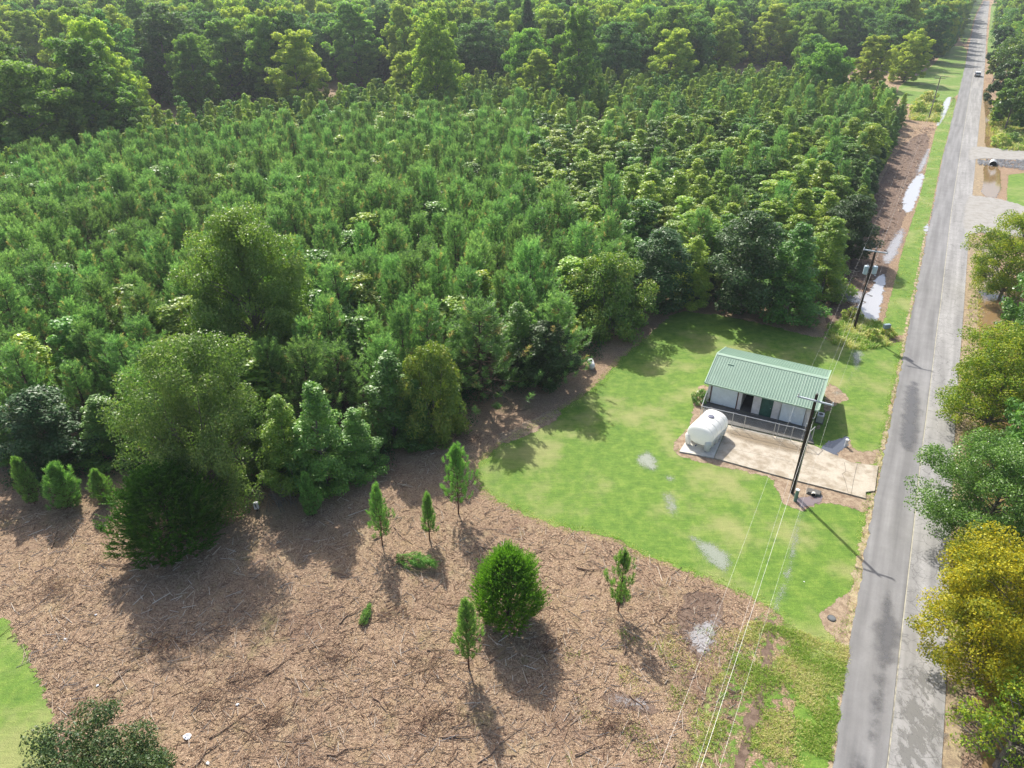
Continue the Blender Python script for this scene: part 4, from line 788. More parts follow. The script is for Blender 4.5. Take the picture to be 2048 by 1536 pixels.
def cedar(seed, H, Rr, nspray, nb=16, bl=0.16, bw=0.05, top=1.0):
    rg = np.random.default_rng(seed); t = rg.random(nspray) ** 0.85; e = np.array([math.sin(math.pi * min(.999, max(.001, (x * .80 + .20)))) ** .70 for x in t]); a = rg.random(nspray) * 6.2832
    q = .93 - .62 * rg.random(nspray) ** 1.7; lump = 1 + .12 * np.sin(a * 4 + t * 8) + .10 * np.sin(a * 9 - t * 14); r = Rr * e * q * lump
    P = np.stack([r * np.cos(a), r * np.sin(a), .12 + (H - .45) * t * (1)], 1); out = np.stack([np.cos(a), np.sin(a), np.zeros_like(a)], 1); D = unit(out * (.75 - .45 * t[:, None]) + np.array([0, 0, .85]) + rg.normal(size=(nspray, 3)) * .22)
    L = rg.uniform(.35, 1.0, nspray) * (H / 5.6) ** .5; ti = np.repeat(np.arange(nspray), nb); m = len(ti); u_ = rg.random((m, 1)); P0 = P[ti] + D[ti] * L[ti][:, None] * u_; rad = unit(np.cross(D[ti], rg.normal(size=(m, 3))))
    d = unit(D[ti] * .8 + rad * .6); l = bl * rg.uniform(.6, 1.2, (m, 1)) * (1.15 - .6 * u_); W = unit(np.cross(d, rg.normal(size=(m, 3)))) * bw * .5
    V = np.stack([P0 - W, P0 + W, P0 + d * l + W * .3, P0 + d * l - W * .3], 1).reshape(-1, 3)
    paths = [([Vector((0, 0, -.1)), Vector((0, 0, H * .9))], [.14, .02])]
    for i in range(0, nspray, max(1, nspray // 60)): paths.append(([Vector((0, 0, max(.1, P[i, 2] - .5 * r[i]))), Vector(P[i])], [.03, .01]))
    return (V, np.arange(4 * m).reshape(-1, 4), np.clip(rg.random(nspray)[ti] * .6 + .5 * u_[:, 0], 0, 1)), limb_tubes(paths, 4)
def kit(name, gen, leafm, barkm):
    (V, F, T_), mb = gen; cm = npmesh(name + '_crown', V, F, leafm, tint=T_)
    me = bpy.data.meshes.new(name + '_trunk'); me.from_pydata(mb.v, [], mb.f); me.materials.append(barkm); me.update()
    return cm, me
def remat(k, leafm, barkm=None):
    cm = k[0].copy(); cm.materials.clear(); cm.materials.append(leafm); tm = k[1]
    if barkm: tm = k[1].copy(); tm.materials.clear(); tm.materials.append(barkm)
    return cm, tm
def plant(name, k, x, y, rz, sc, label, cat, group=None, z=0.0, crown='crown'):
    e = empty(name, (x, y, z), rz, sc); tag(e, label, cat, group)
    link(crown, k[0], e); link('trunk', k[1], e); return e
# ---------------------------------------------------------------- tree kits
K_ = {}
for i, sd_ in enumerate((11, 12, 13, 14, 15, 16)): K_['pine%d' % i] = kit('plantation_pine', brushpine(sd_, 9.2 + .25 * (i % 3), 2.5 + .12 * (i % 4), 1.3), M['needle'], M['bark'])
for i, sd_ in enumerate((21, 22)): K_['gum%d' % i] = kit('sweetgum', decid(sd_, 9.0, 1.9, .9, 'cone', 60, 9000, .24, .10, .34, .8, up=.4, limbs=16), M['gum'], M['bark_grey'])
for i, sd_ in enumerate((24, 25)): K_['ngum%d' % i] = kit('edge_sweetgum', decid(sd_, 9.0, 1.9, .5, 'cone', 75, 20000, .155, .10, .30, .8, up=.7, limbs=30), M['gum'], M['bark_grey'])
K_['gum5'] = kit('sapling', decid(28, 8.2, 2.1, .6, 'cone', 130, 13000, .21, .09, .3, .9, up=.35, limbs=14, lobes=12), M['gum_yel'], M['bark_grey'])
K_['gum2'] = kit('sapling', decid(23, 8.0, 2.2, .6, 'oval', 130, 13000, .21, .09, .32, .9, up=.35, limbs=14, lobes=11), M['gum_yel'], M['bark_grey'])
K_['ngum4'] = kit('edge_bushy_tree', decid(26, 8.0, 1.9, .4, 'oval', 75, 20000, .155, .10, .30, .8, up=.7, limbs=30), M['darkleaf'], M['bark_grey']); K_['ngum3'] = remat(K_['ngum0'], M['gum_yel'])
K_['gum3'] = remat(K_['gum0'], M['gum_yel']); K_['gum4'] = remat(K_['gum2'], M['gum']); K_['gum6'] = remat(K_['gum5'], M['gum'])
M['f_dark'] = leafmat('forest_dark_leaves', [(0.030, 0.075, 0.028), (0.050, 0.110, 0.036), (0.080, 0.155, 0.045), (0.12, 0.20, 0.055)], .46, .6, .2, (1.15, 1.25, .7), .2, 1.8)
M['f_mid'] = leafmat('forest_mid_leaves', [(0.050, 0.105, 0.028), (0.085, 0.160, 0.036), (0.13, 0.215, 0.045), (0.19, 0.27, 0.055)], .5, .6, .2, (1.155, 1.25, .6), .2, 1.8)
M['f_light'] = leafmat('forest_light_leaves', [(0.095, 0.155, 0.035), (0.150, 0.225, 0.045), (0.22, 0.29, 0.055), (0.33, 0.36, 0.07)], .52, .6, .2, (1.155, 1.2, .6), .15, 1.8)
K_['for0'] = kit('tall_oval', decid(31, 21.0, 6.6, 1.5, 'oval', 320, 32000, .50, .34, .2, .9, limbs=40, lobes=26, up=.15), M['f_dark'], M['bark_grey'])
K_['for1'] = kit('tall_round', decid(32, 19.0, 7.6, 1.5, 'round', 320, 34000, .50, .34, .2, .9, limbs=40, lobes=24, up=.15), M['f_mid'], M['bark_grey'])
K_['for2'] = kit('tall_yellow', decid(33, 21.0, 6.0, 1.0, 'oval', 300, 30000, .48, .30, .2, .9, limbs=40, lobes=26, up=.15), M['f_mid'], M['bark_grey'])
K_['for3'] = remat(K_['for2'], M['f_light']); K_['for4'] = remat(K_['for1'], M['f_dark']); K_['for5'] = remat(K_['for0'], M['f_light'])
K_['pinebig'] = kit('tall_pine', pine(36, 20, 4.0, 6, .9, 7, 16, .7, .13, 7, .25), M['darkleaf'], M['bark'])
# ---------------------------------------------------------------- individual trees of the front margin
taken = []
def at_tree(name, k, kh, kr, bx, by, ty, wpx, label, cat, sz=None, rz=None):
    x, y = G(bx, by); d = PX(x, y)[2]; h = HT(bx, by, ty); r = wpx / 2 * d / FPX; rz = random.random() * 6.28 if rz is None else rz
    taken.append((x, y, r)); return plant(name, k, x, y, rz, (r / kr, r / kr, h / kh), label, cat)
big = kit('tall_poplar', decid(41, 16.5, 7.0, 1.5, 'oval', 420, 120000, .225, .30, .19, .9, limbs=120, up=.3, lobes=22), M['airy'], M['bark_grey'])
at_tree('broadleaf_tree', big, 16.8, 8.0, 535, 770, 418, 285, 'tallest pale green broadleaf tree rising out of the young pines', 'tree')
leafy = kit('leafy_tree', decid(42, 12, 6.2, .6, 'round', 300, 80000, .175, .13, .15, .9, stems=6, limbs=170, up=.3, lobes=22), M['bigleaf'], M['bark_grey'])
at_tree('multi_stem_tree', leafy, 12.4, 6.7, 425, 1000, 690, 300, 'airy many stemmed tree with pale yellow green leaves at the plantation corner', 'tree')
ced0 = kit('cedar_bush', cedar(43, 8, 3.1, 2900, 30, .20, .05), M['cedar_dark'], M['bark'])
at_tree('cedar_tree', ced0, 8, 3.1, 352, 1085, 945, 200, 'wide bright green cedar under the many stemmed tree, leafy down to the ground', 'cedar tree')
yp_ = kit('young_pine', pine(51, 4.6, 1.35, .25, .40, 6, 34, .22, .030, 4, .05, 1, .7), M['needle_hi'], M['bark_red'])
for (bx, by, ty, wp, lab) in ((70, 1008, 918, 56, 'leftmost bright young pine in front of the plantation edge'), (140, 1015, 930, 92, 'plump young pine second from the left at the plantation edge'), (212, 1005, 940, 60, 'small shaded young pine left of the wide cedar'), (625, 1033, 948, 52, 'single narrow young pine right of the white meter box')):
    at_tree('young_pine', yp_, 4.6, 1.25, bx, by, ty, wp, lab, 'young pine')
iso = [('pineA', 52, 765, 1092, 975, 62, .75, 'slim young pine with visible trunk, leftmost in the cleared field'), ('pineB', 53, 860, 1082, 990, 46, .8, 'smallest upright young pine in the cleared field above the cut pine tops'), ('pineC', 54, 938, 1338, 1204, 68, .9, 'young pine close to the left of the round cedar in the field'),
       ('pineD', 55, 1236, 1222, 1104, 66, .75, 'young pine right of the round cedar, near the wet ground'), ('pineR', 56, 917, 1028, 895, 72, 1.0, 'tallest young pine of the field at the tip of the lawn')]
for (nm, sd_, bx, by, ty, wp, dn, lab) in iso:
    x, y = G(bx, by); h = HT(bx, by, ty); r = wp / 2 * PX(x, y)[2] / FPX
    k = kit(nm, pine(sd_, h, r * 1.4, h * .22, .44, 6, 46, .21, .024, 3, .06, dn, .7), M['needle_hi'], M['bark_red'])
    plant('young_pine', k, x, y, sd_, 1.0, lab, 'young pine'); taken.append((x, y, 1))
ced1 = kit('round_cedar', cedar(44, 5.6, 2.0, 3400, 26, .15, .038), M['cedar'], M['bark'])
x, y = G(1016, 1236); plant('cedar_tree', ced1, x, y, 0, 1.0, 'dense round bright green cedar standing alone in the cleared field', 'cedar tree')
front = [  # kind, base px, base py, top py, width, label
 ('gum4', 120, 935, 775, 150, 'dark glossy tree left of the plantation corner, above two plump young pines'), ('gum0', 232, 915, 790, 120, 'dark green tree between the left saplings and the many stemmed tree'),
 ('gum3', 588, 975, 785, 105, 'yellow topped sweetgum just right of the many stemmed tree'), ('gum1', 655, 975, 760, 125, 'tall green sweetgum above the narrow young pine'), ('gum0', 722, 945, 815, 95, 'rounded sweetgum at the plantation edge, lower right of the tall one'),
 ('pine1', 692, 850, 685, 120, 'dark twin topped pine behind the edge sweetgums'), ('gum1', 790, 880, 700, 120, 'reddish flecked green tree behind the drooping leafy tree'), ('olive', 870, 870, 688, 130, 'drooping bushy tree with yellow green leaves at the middle of the edge'),
 ('gum0', 838, 890, 755, 70, 'slender sweetgum at the foot of the drooping bushy tree'), ('pine0', 962, 800, 590, 158, 'largest pine at the plantation edge behind the lawn tip'), ('pine2', 1112, 762, 585, 110, 'pine rising behind the ivy covered dark bush by the gas tank'),
 ('gum4', 1090, 772, 640, 110, 'dark glossy bush left of the small gas tank'), ('gum0', 1035, 760, 600, 95, 'dark sweetgum between the two edge pines'), ('olive', 1213, 662, 506, 150, 'broad olive green bush tree at the back of the lawn'),
 ('gum4', 1312, 620, 452, 120, 'very dark tree right of the olive bush tree'), ('gum3', 1378, 612, 468, 75, 'narrow leaning tree beside bare stems behind the lawn'), ('gum4', 1478, 628, 415, 135, 'broad dark sweetgum at the middle of the lawn back edge'),
 ('gum0', 1570, 634, 440, 125, 'green sweetgum at the rear lawn edge left of the wet strip'), ('gum3', 1640, 590, 430, 105, 'yellow green tree at the corner where plantation meets the cleared strip'), ('gum4', 1690, 520, 385, 95, 'vine covered dark tree overlooking the puddles by the second pole')]
K_['olive'] = kit('olive_bush', decid(45, 8.5, 4, .5, 'round', 95, 22000, .24, .1, .24, .8, stems=4, limbs=40, droop=.8, up=.3), M['olive'], M['bark_grey'])
KD = {'pine': (9.6, 2.0), 'gum0': (9, 1.85), 'gum1': (9, 1.85), 'gum2': (8, 1.9), 'gum3': (9, 1.85), 'gum4': (8, 1.9), 'olive': (8.3, 4)}
for (kd, bx, by, ty, wp, lab) in front:
    kh, kr = KD['pine'] if kd.startswith('pine') else KD[kd]
    if kd.startswith('gum'): kd = 'n' + kd
    at_tree({'p': 'pine_tree', 'n': 'sweetgum_tree', 'o': 'bushy_tree'}[kd[0]], K_[kd], kh, kr, bx, by, ty, wp * 1.08, lab, 'pine tree' if kd[0] == 'p' else 'tree')
# ---------------------------------------------------------------- young plantation
def ezone(x, y):
    px = PX(x, y, 2)[0]
    return 'left of the many stemmed tree' if px < 330 else 'around the foot of the many stemmed tree' if px < 600 else 'between the many stemmed tree and the largest edge pine' if px < 930 else 'near the small white gas tank' if px < 1240 else 'behind the lawn and green roofed shed' if px < 1650 else 'along the cleared power line strip'
def edge_fill():
    ep = [(-200, 940), (0, 930), (60, 925), (180, 915), (300, 930), (470, 940), (560, 950), (620, 940), (690, 925), (760, 900), (815, 860), (900, 800), (935, 780), (1000, 750), (1060, 745), (1140, 715), (1180, 680), (1250, 640), (1290, 608), (1345, 592), (1430, 590), (1525, 600), (1610, 600), (1665, 555), (1700, 480), (1722, 420), (1742, 360), (1770, 300), (1795, 255)]
    W_ = [G(*p) for p in ep]; k = 0
    for a, b in zip(W_[:-1], W_[1:]):
        L = math.hypot(b[0] - a[0], b[1] - a[1]); n = max(1, int(L / 2.6))
        for i in range(n):
            t = (i + .5) / n; x = a[0] + (b[0] - a[0]) * t + random.uniform(-.6, .6); y = a[1] + (b[1] - a[1]) * t + random.uniform(.0, 1.4)
            if any((x - p) ** 2 + (y - q) ** 2 < (r * .35 + .5) ** 2 for p, q, r in taken): continue
            s_ = random.uniform(.42, .80); kk = random.choice(['ngum0', 'ngum1', 'ngum3', 'ngum4', 'ngum4', 'gum2'])
            plant('edge_tree', K_[kk], x, y, random.random() * 6.28, (s_ * 1.25, s_ * 1.25, s_), 'low leafy edge tree ' + ezone(x, y), 'young tree', 'low leafy trees along the plantation edge'); taken.append((x, y, 1.2))
edge = [(-420, 985), (0, 975), (100, 960), (240, 940), (330, 985), (480, 990), (590, 965), (680, 955), (750, 925), (800, 880), (870, 865), (935, 810), (1010, 775), (1100, 750), (1165, 715), (1200, 655), (1270, 630), (1320, 612), (1400, 605), (1480, 615), (1600, 612), (1660, 560), (1705, 485), (1725, 410), (1752, 340), (1785, 280), (1812, 235)]
back = [(1812, 160), (1790, 158), (1650, 158), (1500, 160), (1300, 165), (1100, 172), (900, 178), (760, 198), (640, 208), (430, 242), (230, 258), (0, 282), (-500, 320)]
edge_fill()
PL = [G(*p) for p in edge] + [G(*p, 8.5) for p in back]
A_ = np.array(PL); lo = A_.min(0); hi = A_.max(0); sp = 3.0; cand = []
c_, s_ = math.cos(R_(-29)), math.sin(R_(-29))
for i in range(-90, 110):
    for j in range(-60, 140):
        u_, v_ = i * sp, j * (sp * .92); x = u_ * c_ - v_ * s_ + random.uniform(-.75, .75); y = u_ * s_ + v_ * c_ + random.uniform(-.75, .75)
        if lo[0] < x < hi[0] and lo[1] < y < hi[1]: cand.append((x, y))
cand = np.array(cand); sdv = sdist(cand, PL); cand = cand[sdv > 0.9]
bq = [G(*p, 8.5) for p in back][::-1]
pines = []; gums = []
for x, y in cand:
    px, py, d = PX(x, y, 8.0)
    if px < -60 or px > 2100 or d < 10: continue
    if any((x - a) ** 2 + (y - b) ** 2 < (r * .75 + .8) ** 2 for a, b, r in taken): continue
    bound = 1010 + max(0, (py - 280)) * 1.15 + 60 * math.sin(py * .03)    # broadleaf share grows towards the road
    g = px > bound or (py < 235 and random.random() < .55); mixp = .92 if g else .07
    if not g and py > 480 and random.random() < .18: mixp = .6
    (gums if random.random() < mixp else pines).append((x, y, d))
def thin(lst, dmin):
    out = []; cell = {}
    for p in lst:
        k = (int(p[0] // dmin), int(p[1] // dmin))
        if any((p[0] - q[0]) ** 2 + (p[1] - q[1]) ** 2 < dmin * dmin for i in (-1, 0, 1) for j in (-1, 0, 1) for q in cell.get((k[0] + i, k[1] + j), [])): continue
        cell.setdefault(k, []).append(p); out.append(p)
    return out
gums = thin(gums, 3.8); pines = thin(pines, 2.6)
gap = []
for i in range(-60, 80):
    for j in range(0, 12):
        x = i * 3.7 + random.uniform(-1.3, 1.3); yb = np.interp(x, [p[0] for p in bq], [p[1] for p in bq]); y = yb + .5 + j * 3.7 + random.uniform(-1.2, 1.2)
        px, py, d = PX(x, y, 7)
        if -80 < px < 1800 and x < bq[-1][0] - 2: gap.append((x, y, d))
pines.sort(key=lambda q: q[2]); gums.sort(key=lambda q: q[2])
print('pines', len(pines), 'gums', len(gums))
def zone(x, y):
    px, py, d = PX(x, y, 6)
    ends = 'near the left edge of the view' if px < 330 else 'around the tall pale broadleaf tree' if px < 720 else 'in the middle of the stand' if px < 1180 else 'above the lawn and shed' if px < 1560 else 'beside the cleared power line strip'
    depth = 'close to the clearing' if py > 520 else 'halfway back' if py > 330 else 'toward the tall forest'
    return depth + ', ' + ends
def scatter(lst, nmax, kits, name, labels, cat, group, smin, smax):
    for (x, y, d) in lst[:nmax]:
        ki = random.randrange(len(kits)); s_ = random.uniform(smin, smax); w_ = s_ * (random.uniform(1.0, 1.4) if name == 'pine_tree' else random.uniform(1.6, 2.1))
        e = plant(name, kits[ki], x, y, random.random() * 6.28, (w_, w_, s_ * random.uniform(.94, 1.06)), labels[ki] + ' ' + zone(x, y), cat, group); e.rotation_euler[0] = random.gauss(0, .035); e.rotation_euler[1] = random.gauss(0, .035)
def mass(name, pts, kits, label, cat, smin, smax):
    """points that carry a geometry-node scatter of the given trees"""
    pts = [p for p in pts]; me = bpy.data.meshes.new(name); me.vertices.add(len(pts)); me.vertices.foreach_set('co', np.array([(p[0], p[1], 0) for p in pts], np.float32).ravel()); me.update()
    o = link(name, me); tag(o, label, cat, kind='stuff')
    ng = bpy.data.node_groups.new(name, 'GeometryNodeTree'); ng.interface.new_socket('Geometry', in_out='INPUT', socket_type='NodeSocketGeometry'); ng.interface.new_socket('Geometry', in_out='OUTPUT', socket_type='NodeSocketGeometry')
    N = ng.nodes; Lk = ng.links.new; gi = N.new('NodeGroupInput'); go = N.new('NodeGroupOutput'); gti = N.new('GeometryNodeGeometryToInstance')
    for (cr, tr) in reversed(kits):
        j = N.new('GeometryNodeJoinGeometry')
        for ob in (cr, tr):
            oi = N.new('GeometryNodeObjectInfo'); oi.inputs['Object'].default_value = ob; Lk(oi.outputs['Geometry'], j.inputs[0])
        Lk(j.outputs[0], gti.inputs[0])
    ip = N.new('GeometryNodeInstanceOnPoints'); Lk(gi.outputs[0], ip.inputs['Points']); Lk(gti.outputs[0], ip.inputs['Instance']); ip.inputs['Pick Instance'].default_value = True
    ri = N.new('FunctionNodeRandomValue'); ri.data_type = 'INT'; ri.inputs[4].default_value = 0; ri.inputs[5].default_value = len(kits) - 1; Lk(ri.outputs[2], ip.inputs['Instance Index'])
    rv = N.new('FunctionNodeRandomValue'); rv.data_type = 'FLOAT_VECTOR'; rv.inputs[0].default_value = (0, 0, 0); rv.inputs[1].default_value = (0, 0, 6.28); Lk(rv.outputs[0], ip.inputs['Rotation'])
    rs = N.new('FunctionNodeRandomValue'); rs.data_type = 'FLOAT'; rs.inputs[2].default_value = smin; rs.inputs[3].default_value = smax; rs.inputs['Seed'].default_value = 5; Lk(rs.outputs[1], ip.inputs['Scale'])
    Lk(ip.outputs[0], go.inputs[0]); md = o.modifiers.new('scatter', 'NODES'); md.node_group = ng; return o
PK = [K_['pine%d' % i] for i in range(6)]; GK = [K_['gum6'], K_['gum2'], K_['gum5'], K_['gum3'], K_['gum4']]
scatter(pines, 300, PK, 'pine_tree', ['young plantation pine'] * 6, 'pine tree', 'pines of the young plantation', .78, 1.12)
gl = 'young broadleaf plantation tree'
scatter(gums, 270, GK, 'broadleaf_sapling', [gl] * 5, 'young tree', 'young broadleaf trees of the plantation', .72, 1.02)
src = {}
for o in list(COL.objects):
    if o.type == 'MESH' and o.parent and o.name.split('.')[0] in ('crown', 'trunk'): src.setdefault(o.data.name, o)
def pair(k): return (src[k[0].name], src[k[1].name])
if len(pines) > 300: mass('pine_plantation', pines[300:], [pair(k) for k in PK if k[0].name in src], 'farther rows of young green pines filling the plantation', 'pine trees', .80, 1.05)
if len(gums) > 270: mass('broadleaf_thicket', gums[270:] + gap, [pair(k) for k in GK if k[0].name in src], 'farther thicket of young broadleaf trees before the tall forest', 'young trees', .72, 1.0)
# ---------------------------------------------------------------- tall forest behind
FP = [G(*p, 8.5) for p in back[2:]]; FP = [(x, y) for x, y in FP]
clear = [G(*p) for p in [(1790, 215), (1800, 130), (1870, 100), (1900, 60), (1945, 30), (1968, 0), (2100, 0), (2100, 60)]]
forest = []
def okf(x, y, mind):
    return all((x - a) ** 2 + (y - b) ** 2 > mind * mind for a, b, _ in forest[-500:])
cz = [G(1795, 235), G(1800, 165), G(1862, 136), G(1895, 92), G(1930, 88), G(1930, 200), G(1880, 300)]
bx_ = [p[0] for p in FP][::-1]; by_ = [p[1] for p in FP][::-1]
FH_ = [(25, 125, 200, 19, 1, 'broad dark green tree at the left edge just behind the young pines'), (150, 78, 190, 22, 2, 'tall airy yellow green tree, first big crown from the left edge behind the pines'), (40, 22, 170, 21, 3, 'blurred bright yellow green crown in the top left corner'),
 (305, 8, 150, 25, 0, 'tall narrow very dark tree between two yellow green crowns at the upper left'), (440, 40, 130, 21, 2, 'yellow green tree just right of the tall very dark one'), (580, 62, 140, 20, 3, 'golden tinted round tree behind the left part of the plantation'),
 (700, 5, 160, 24, 2, 'tall pale green tree reaching the top above the golden tinted one'), (655, 28, 110, 20, 4, 'dark tree squeezed behind the golden tinted one'), (808, 106, 95, 14, 3, 'small yellow green conical tree standing at the far pine edge'),
 (955, 42, 180, 19, 4, 'large dark rounded tree at the middle of the far forest edge'), (1080, 102, 150, 15, 3, 'low yellow green tree between the two large dark rounded trees'), (1110, 38, 110, 20, 2, 'yellow green crown above the low tree between two dark ones'),
 (1235, 45, 140, 19, 4, 'second large dark rounded tree, right of the middle'), (1350, 58, 150, 18, 3, 'yellowish drooping tree right of the second dark rounded tree'), (1450, 25, 130, 20, 5, 'olive green tree left of the biggest bright crown'),
 (1552, 8, 165, 21, 3, 'biggest and brightest yellow green crown of the far forest'), (1700, 5, 130, 21, 2, 'pale green crown near the top between the brightest crown and the road'), (1665, 88, 90, 15, 1, 'small dark green tree right below the brightest crown'),
 (1755, 72, 95, 15, 3, 'golden green tree near the far end of the cleared strip'), (1835, 58, 95, 16, 5, 'yellow topped tree closest to the far grass clearing'), (1880, 10, 90, 20, 0, 'dark tall tree beside the far road opening'), (1800, 30, 100, 18, 4, 'dark tree behind the yellow topped one near the far road')]
fh_w = []
for (px, ty, wp, hh, ki, lab) in FH_:
    x, y = G(px, ty, hh)
    while x < bx_[-1] and y < np.interp(x, bx_, by_) + 4: hh -= .5; x, y = G(px, ty, hh)
    fh_w.append((x, y, PX(x, y, hh)[2], min(wp / 2 * PX(x, y, hh)[2] / FPX, 1.28 * hh / (21 if ki not in (1, 4) else 19) * (6.3 if ki not in (1, 4) else 7.4)), px, wp, hh, ki, lab))
tries = 0
for gi_ in range(-44, 55):
    for gj in range(0, 46):
        x = gi_ * 9.6 + (gj % 2) * 4.8 + random.uniform(-3.2, 3.2); y = 140 + gj * 9.0 + random.uniform(-3.2, 3.2)
        if x < bx_[-1] and y < np.interp(x, bx_, by_) + 4.0: continue
        s = x * rd_dir[0] + y * rd_dir[1]; n = x * rd_n[0] + y * rd_n[1]; nl_ = np.interp(s, SS, eL); nr_ = np.interp(s, SS, eR)
        if nl_ - 7 < n < nr_ + 9: continue
        if n > nr_ and s < 215: continue
        if sdist(np.array([(x, y)]), cz)[0] > -1.5: continue
        px, py, d = PX(x, y, 18)
        if x >= bx_[-1] and n < nl_ and py > 175: continue
        if px < -130 or px > 2180 or py < -45 or d > 520: continue
        if any((x - h[0]) ** 2 + (y - h[1]) ** 2 < (h[3] * .8 + 3.5) ** 2 or (abs(px - h[4]) < h[5] * .42 and d < h[2]) for h in fh_w): continue
        forest.append((x, y, d))
KF = [(21, 6.6), (19, 7.4), (21, 6.0), (21, 6.0), (19, 7.4), (21, 6.6)]
for s_ in np.arange(470, 1100, 13):
    for o_ in (-85, -72, -60, -48, -36, -25, -14, 17, 28, 40, 52, 64, 76):
        n_ = float(np.interp(min(s_, 890), SS, eL)) + o_ + random.uniform(-3, 3); p_ = rd_dir * (s_ + random.uniform(-4, 4)) + rd_n * n_; forest.append((p_[0], p_[1], PX(p_[0], p_[1], 18)[2]))
forest.sort(key=lambda q: q[2]); print('forest', len(forest))
FK = [K_['for%d' % i] for i in range(6)] + [K_['pinebig']]
FL = ['tall dark green oval tree in the forest behind the plantation', 'tall green round crowned tree in the forest behind the plantation', 'tall olive green tree in the forest behind the plantation', 'tall bright yellow green tree in the forest behind the plantation',
      'tall dark round crowned tree in the forest behind the plantation', 'tall olive tinted oval tree in the forest behind the plantation', 'tall dark pine in the forest behind the plantation']
wts_ = [3, 4, 5, 6, 3, 5, 1]
for (x, y, d, r, px, wp, hh, ki, lab) in fh_w:
    plant('forest_tree', FK[ki], x, y, random.random() * 6.28, (r / KF[ki][1] * 1.08, r / KF[ki][1] * 1.08, hh / KF[ki][0]), lab, 'forest tree')
def fzone(x, y):
    px = PX(x, y, 12)[0]
    return 'in the forest at the upper left' if px < 350 else 'in the forest left of the middle' if px < 850 else 'in the forest at the top middle' if px < 1250 else 'in the forest right of the middle' if px < 1650 else 'in the forest near the far road' if px < 1960 else 'beyond the road at the upper right'
for (x, y, d) in forest[:278]:
    ki = random.choices(range(7), wts_)[0]; s_ = random.uniform(.82, 1.2)
    if x > 60 and d < 260: s_ *= .82
    plant('forest_tree', FK[ki], x, y, random.random() * 6.28, (s_ * random.uniform(.9, 1.15), s_ * random.uniform(.9, 1.15), s_), FL[ki].replace(' in the forest', '').replace(' behind the plantation', '') + ' ' + fzone(x, y), 'forest tree', 'tall forest trees behind the plantation')
for o in list(COL.objects):
    if o.type == 'MESH' and o.parent and o.name.split('.')[0] in ('crown', 'trunk'): src.setdefault(o.data.name, o)
if len(forest) > 278: mass('distant_forest', forest[278:], [pair(k) for k in FK if k[0].name in src], 'distant forest canopy reaching to the top of the view', 'forest', .75, 1.1)
# ---------------------------------------------------------------- trees on the far side of the road
def road_tree(seed, px, py, zc, rpx, H, mat, label, nleaf=34000, leaf=.22, shape='round', barkm='bark_grey', fill=.3, limbs=70, ncl=110):
    x, y = G(px, py, zc); d = PX(x, y, zc)[2]; r = rpx * d / FPX
    k = kit('roadside_tree', decid(seed, H, r * .86, H * .18, shape, ncl * 2, nleaf, leaf, 0.22, .20, .75, limbs=limbs, fill=fill, up=.4, lobes=max(8, ncl // 8)), M[mat], M[barkm]); taken.append((x, y, r))
    return plant('roadside_tree', k, x, y, 0, 1.0, label, 'tree')
road_tree(61, 2022, 1215, 6.0, 210, 9.5, 'gold', 'brightest golden yellow tree leaning over the near road', 80000, .135, ncl=170)
road_tree(62, 2010, 975, 5.5, 160, 8.5, 'fresh', 'fresh green tree between the two yellow roadside trees', 80000, .135, ncl=170)
road_tree(63, 2020, 745, 6.0, 145, 9.5, 'goldgreen', 'yellow green tree over the muddy ditch above the fresh green one', 60000, .165, ncl=150)
road_tree(64, 2035, 505, 6.0, 112, 10, 'goldgreen', 'green and yellow tree below the driveway apron across the road', 48000, .19, ncl=140)
road_tree(65, 2050, 1440, 4.0, 140, 6.5, 'goldgreen', 'thin half bare tree with pale twigs at the bottom right corner', 9000, .15, fill=.5, limbs=110)
road_tree(66, 2115, 620, 6.0, 120, 10, 'gum', 'dark green tree crown at the right edge between yellow green trees', 20000, .3)
road_tree(67, 2120, 870, 5.5, 120, 9, 'gum', 'dark green tree crown at the right edge beyond the muddy water', 20000, .3)
far = [(2024, 165, 7, 46, 'darkleaf'), (2052, 110, 9, 60, 'gum'), (2003, 212, 4, 22, 'goldgreen'), (2030, 200, 7, 45, 'gum'), (2075, 170, 8, 60, 'darkleaf'), (2008, 90, 8, 30, 'darkleaf'), (2030, 50, 9, 45, 'gum'), (2012, 30, 9, 26, 'darkleaf'), (1998, 125, 6, 20, 'olive')]
fl = ['dark tree overhanging the far road beside the car', 'large green tree high at the right edge above the far road', 'small yellowish tree at the roadside just behind the car', 'green tree above the weedy field at the right edge', 'dark tree cut by the right edge above the field', 'dark tree right of the far road bend of shade', 'green tree near the top right corner', 'distant dark tree by the road at the top', 'small olive tree at the right verge ahead of the car']
for i, ((px, py, zc, rp, mt), lab) in enumerate(zip(far, fl)): road_tree(70 + i, px, py, zc, rp, zc * 1.75, mt, lab, 9000, .55, ncl=60, limbs=12)
# bottom left shrub
shr = kit('large_shrub', decid(81, 5.5, 4.6, 1.0, 'round', 190, 60000, .14, .06, .15, .8, stems=7, limbs=100, fill=.35, up=.3, lobes=14), M['shrubleaf'], M['bark_grey'])
x, y = G(200, 1605, 2.5); plant('large_shrub', shr, x, y, 0, .92, 'big dark leafy shrub cut by the bottom left edge of the view', 'shrub')
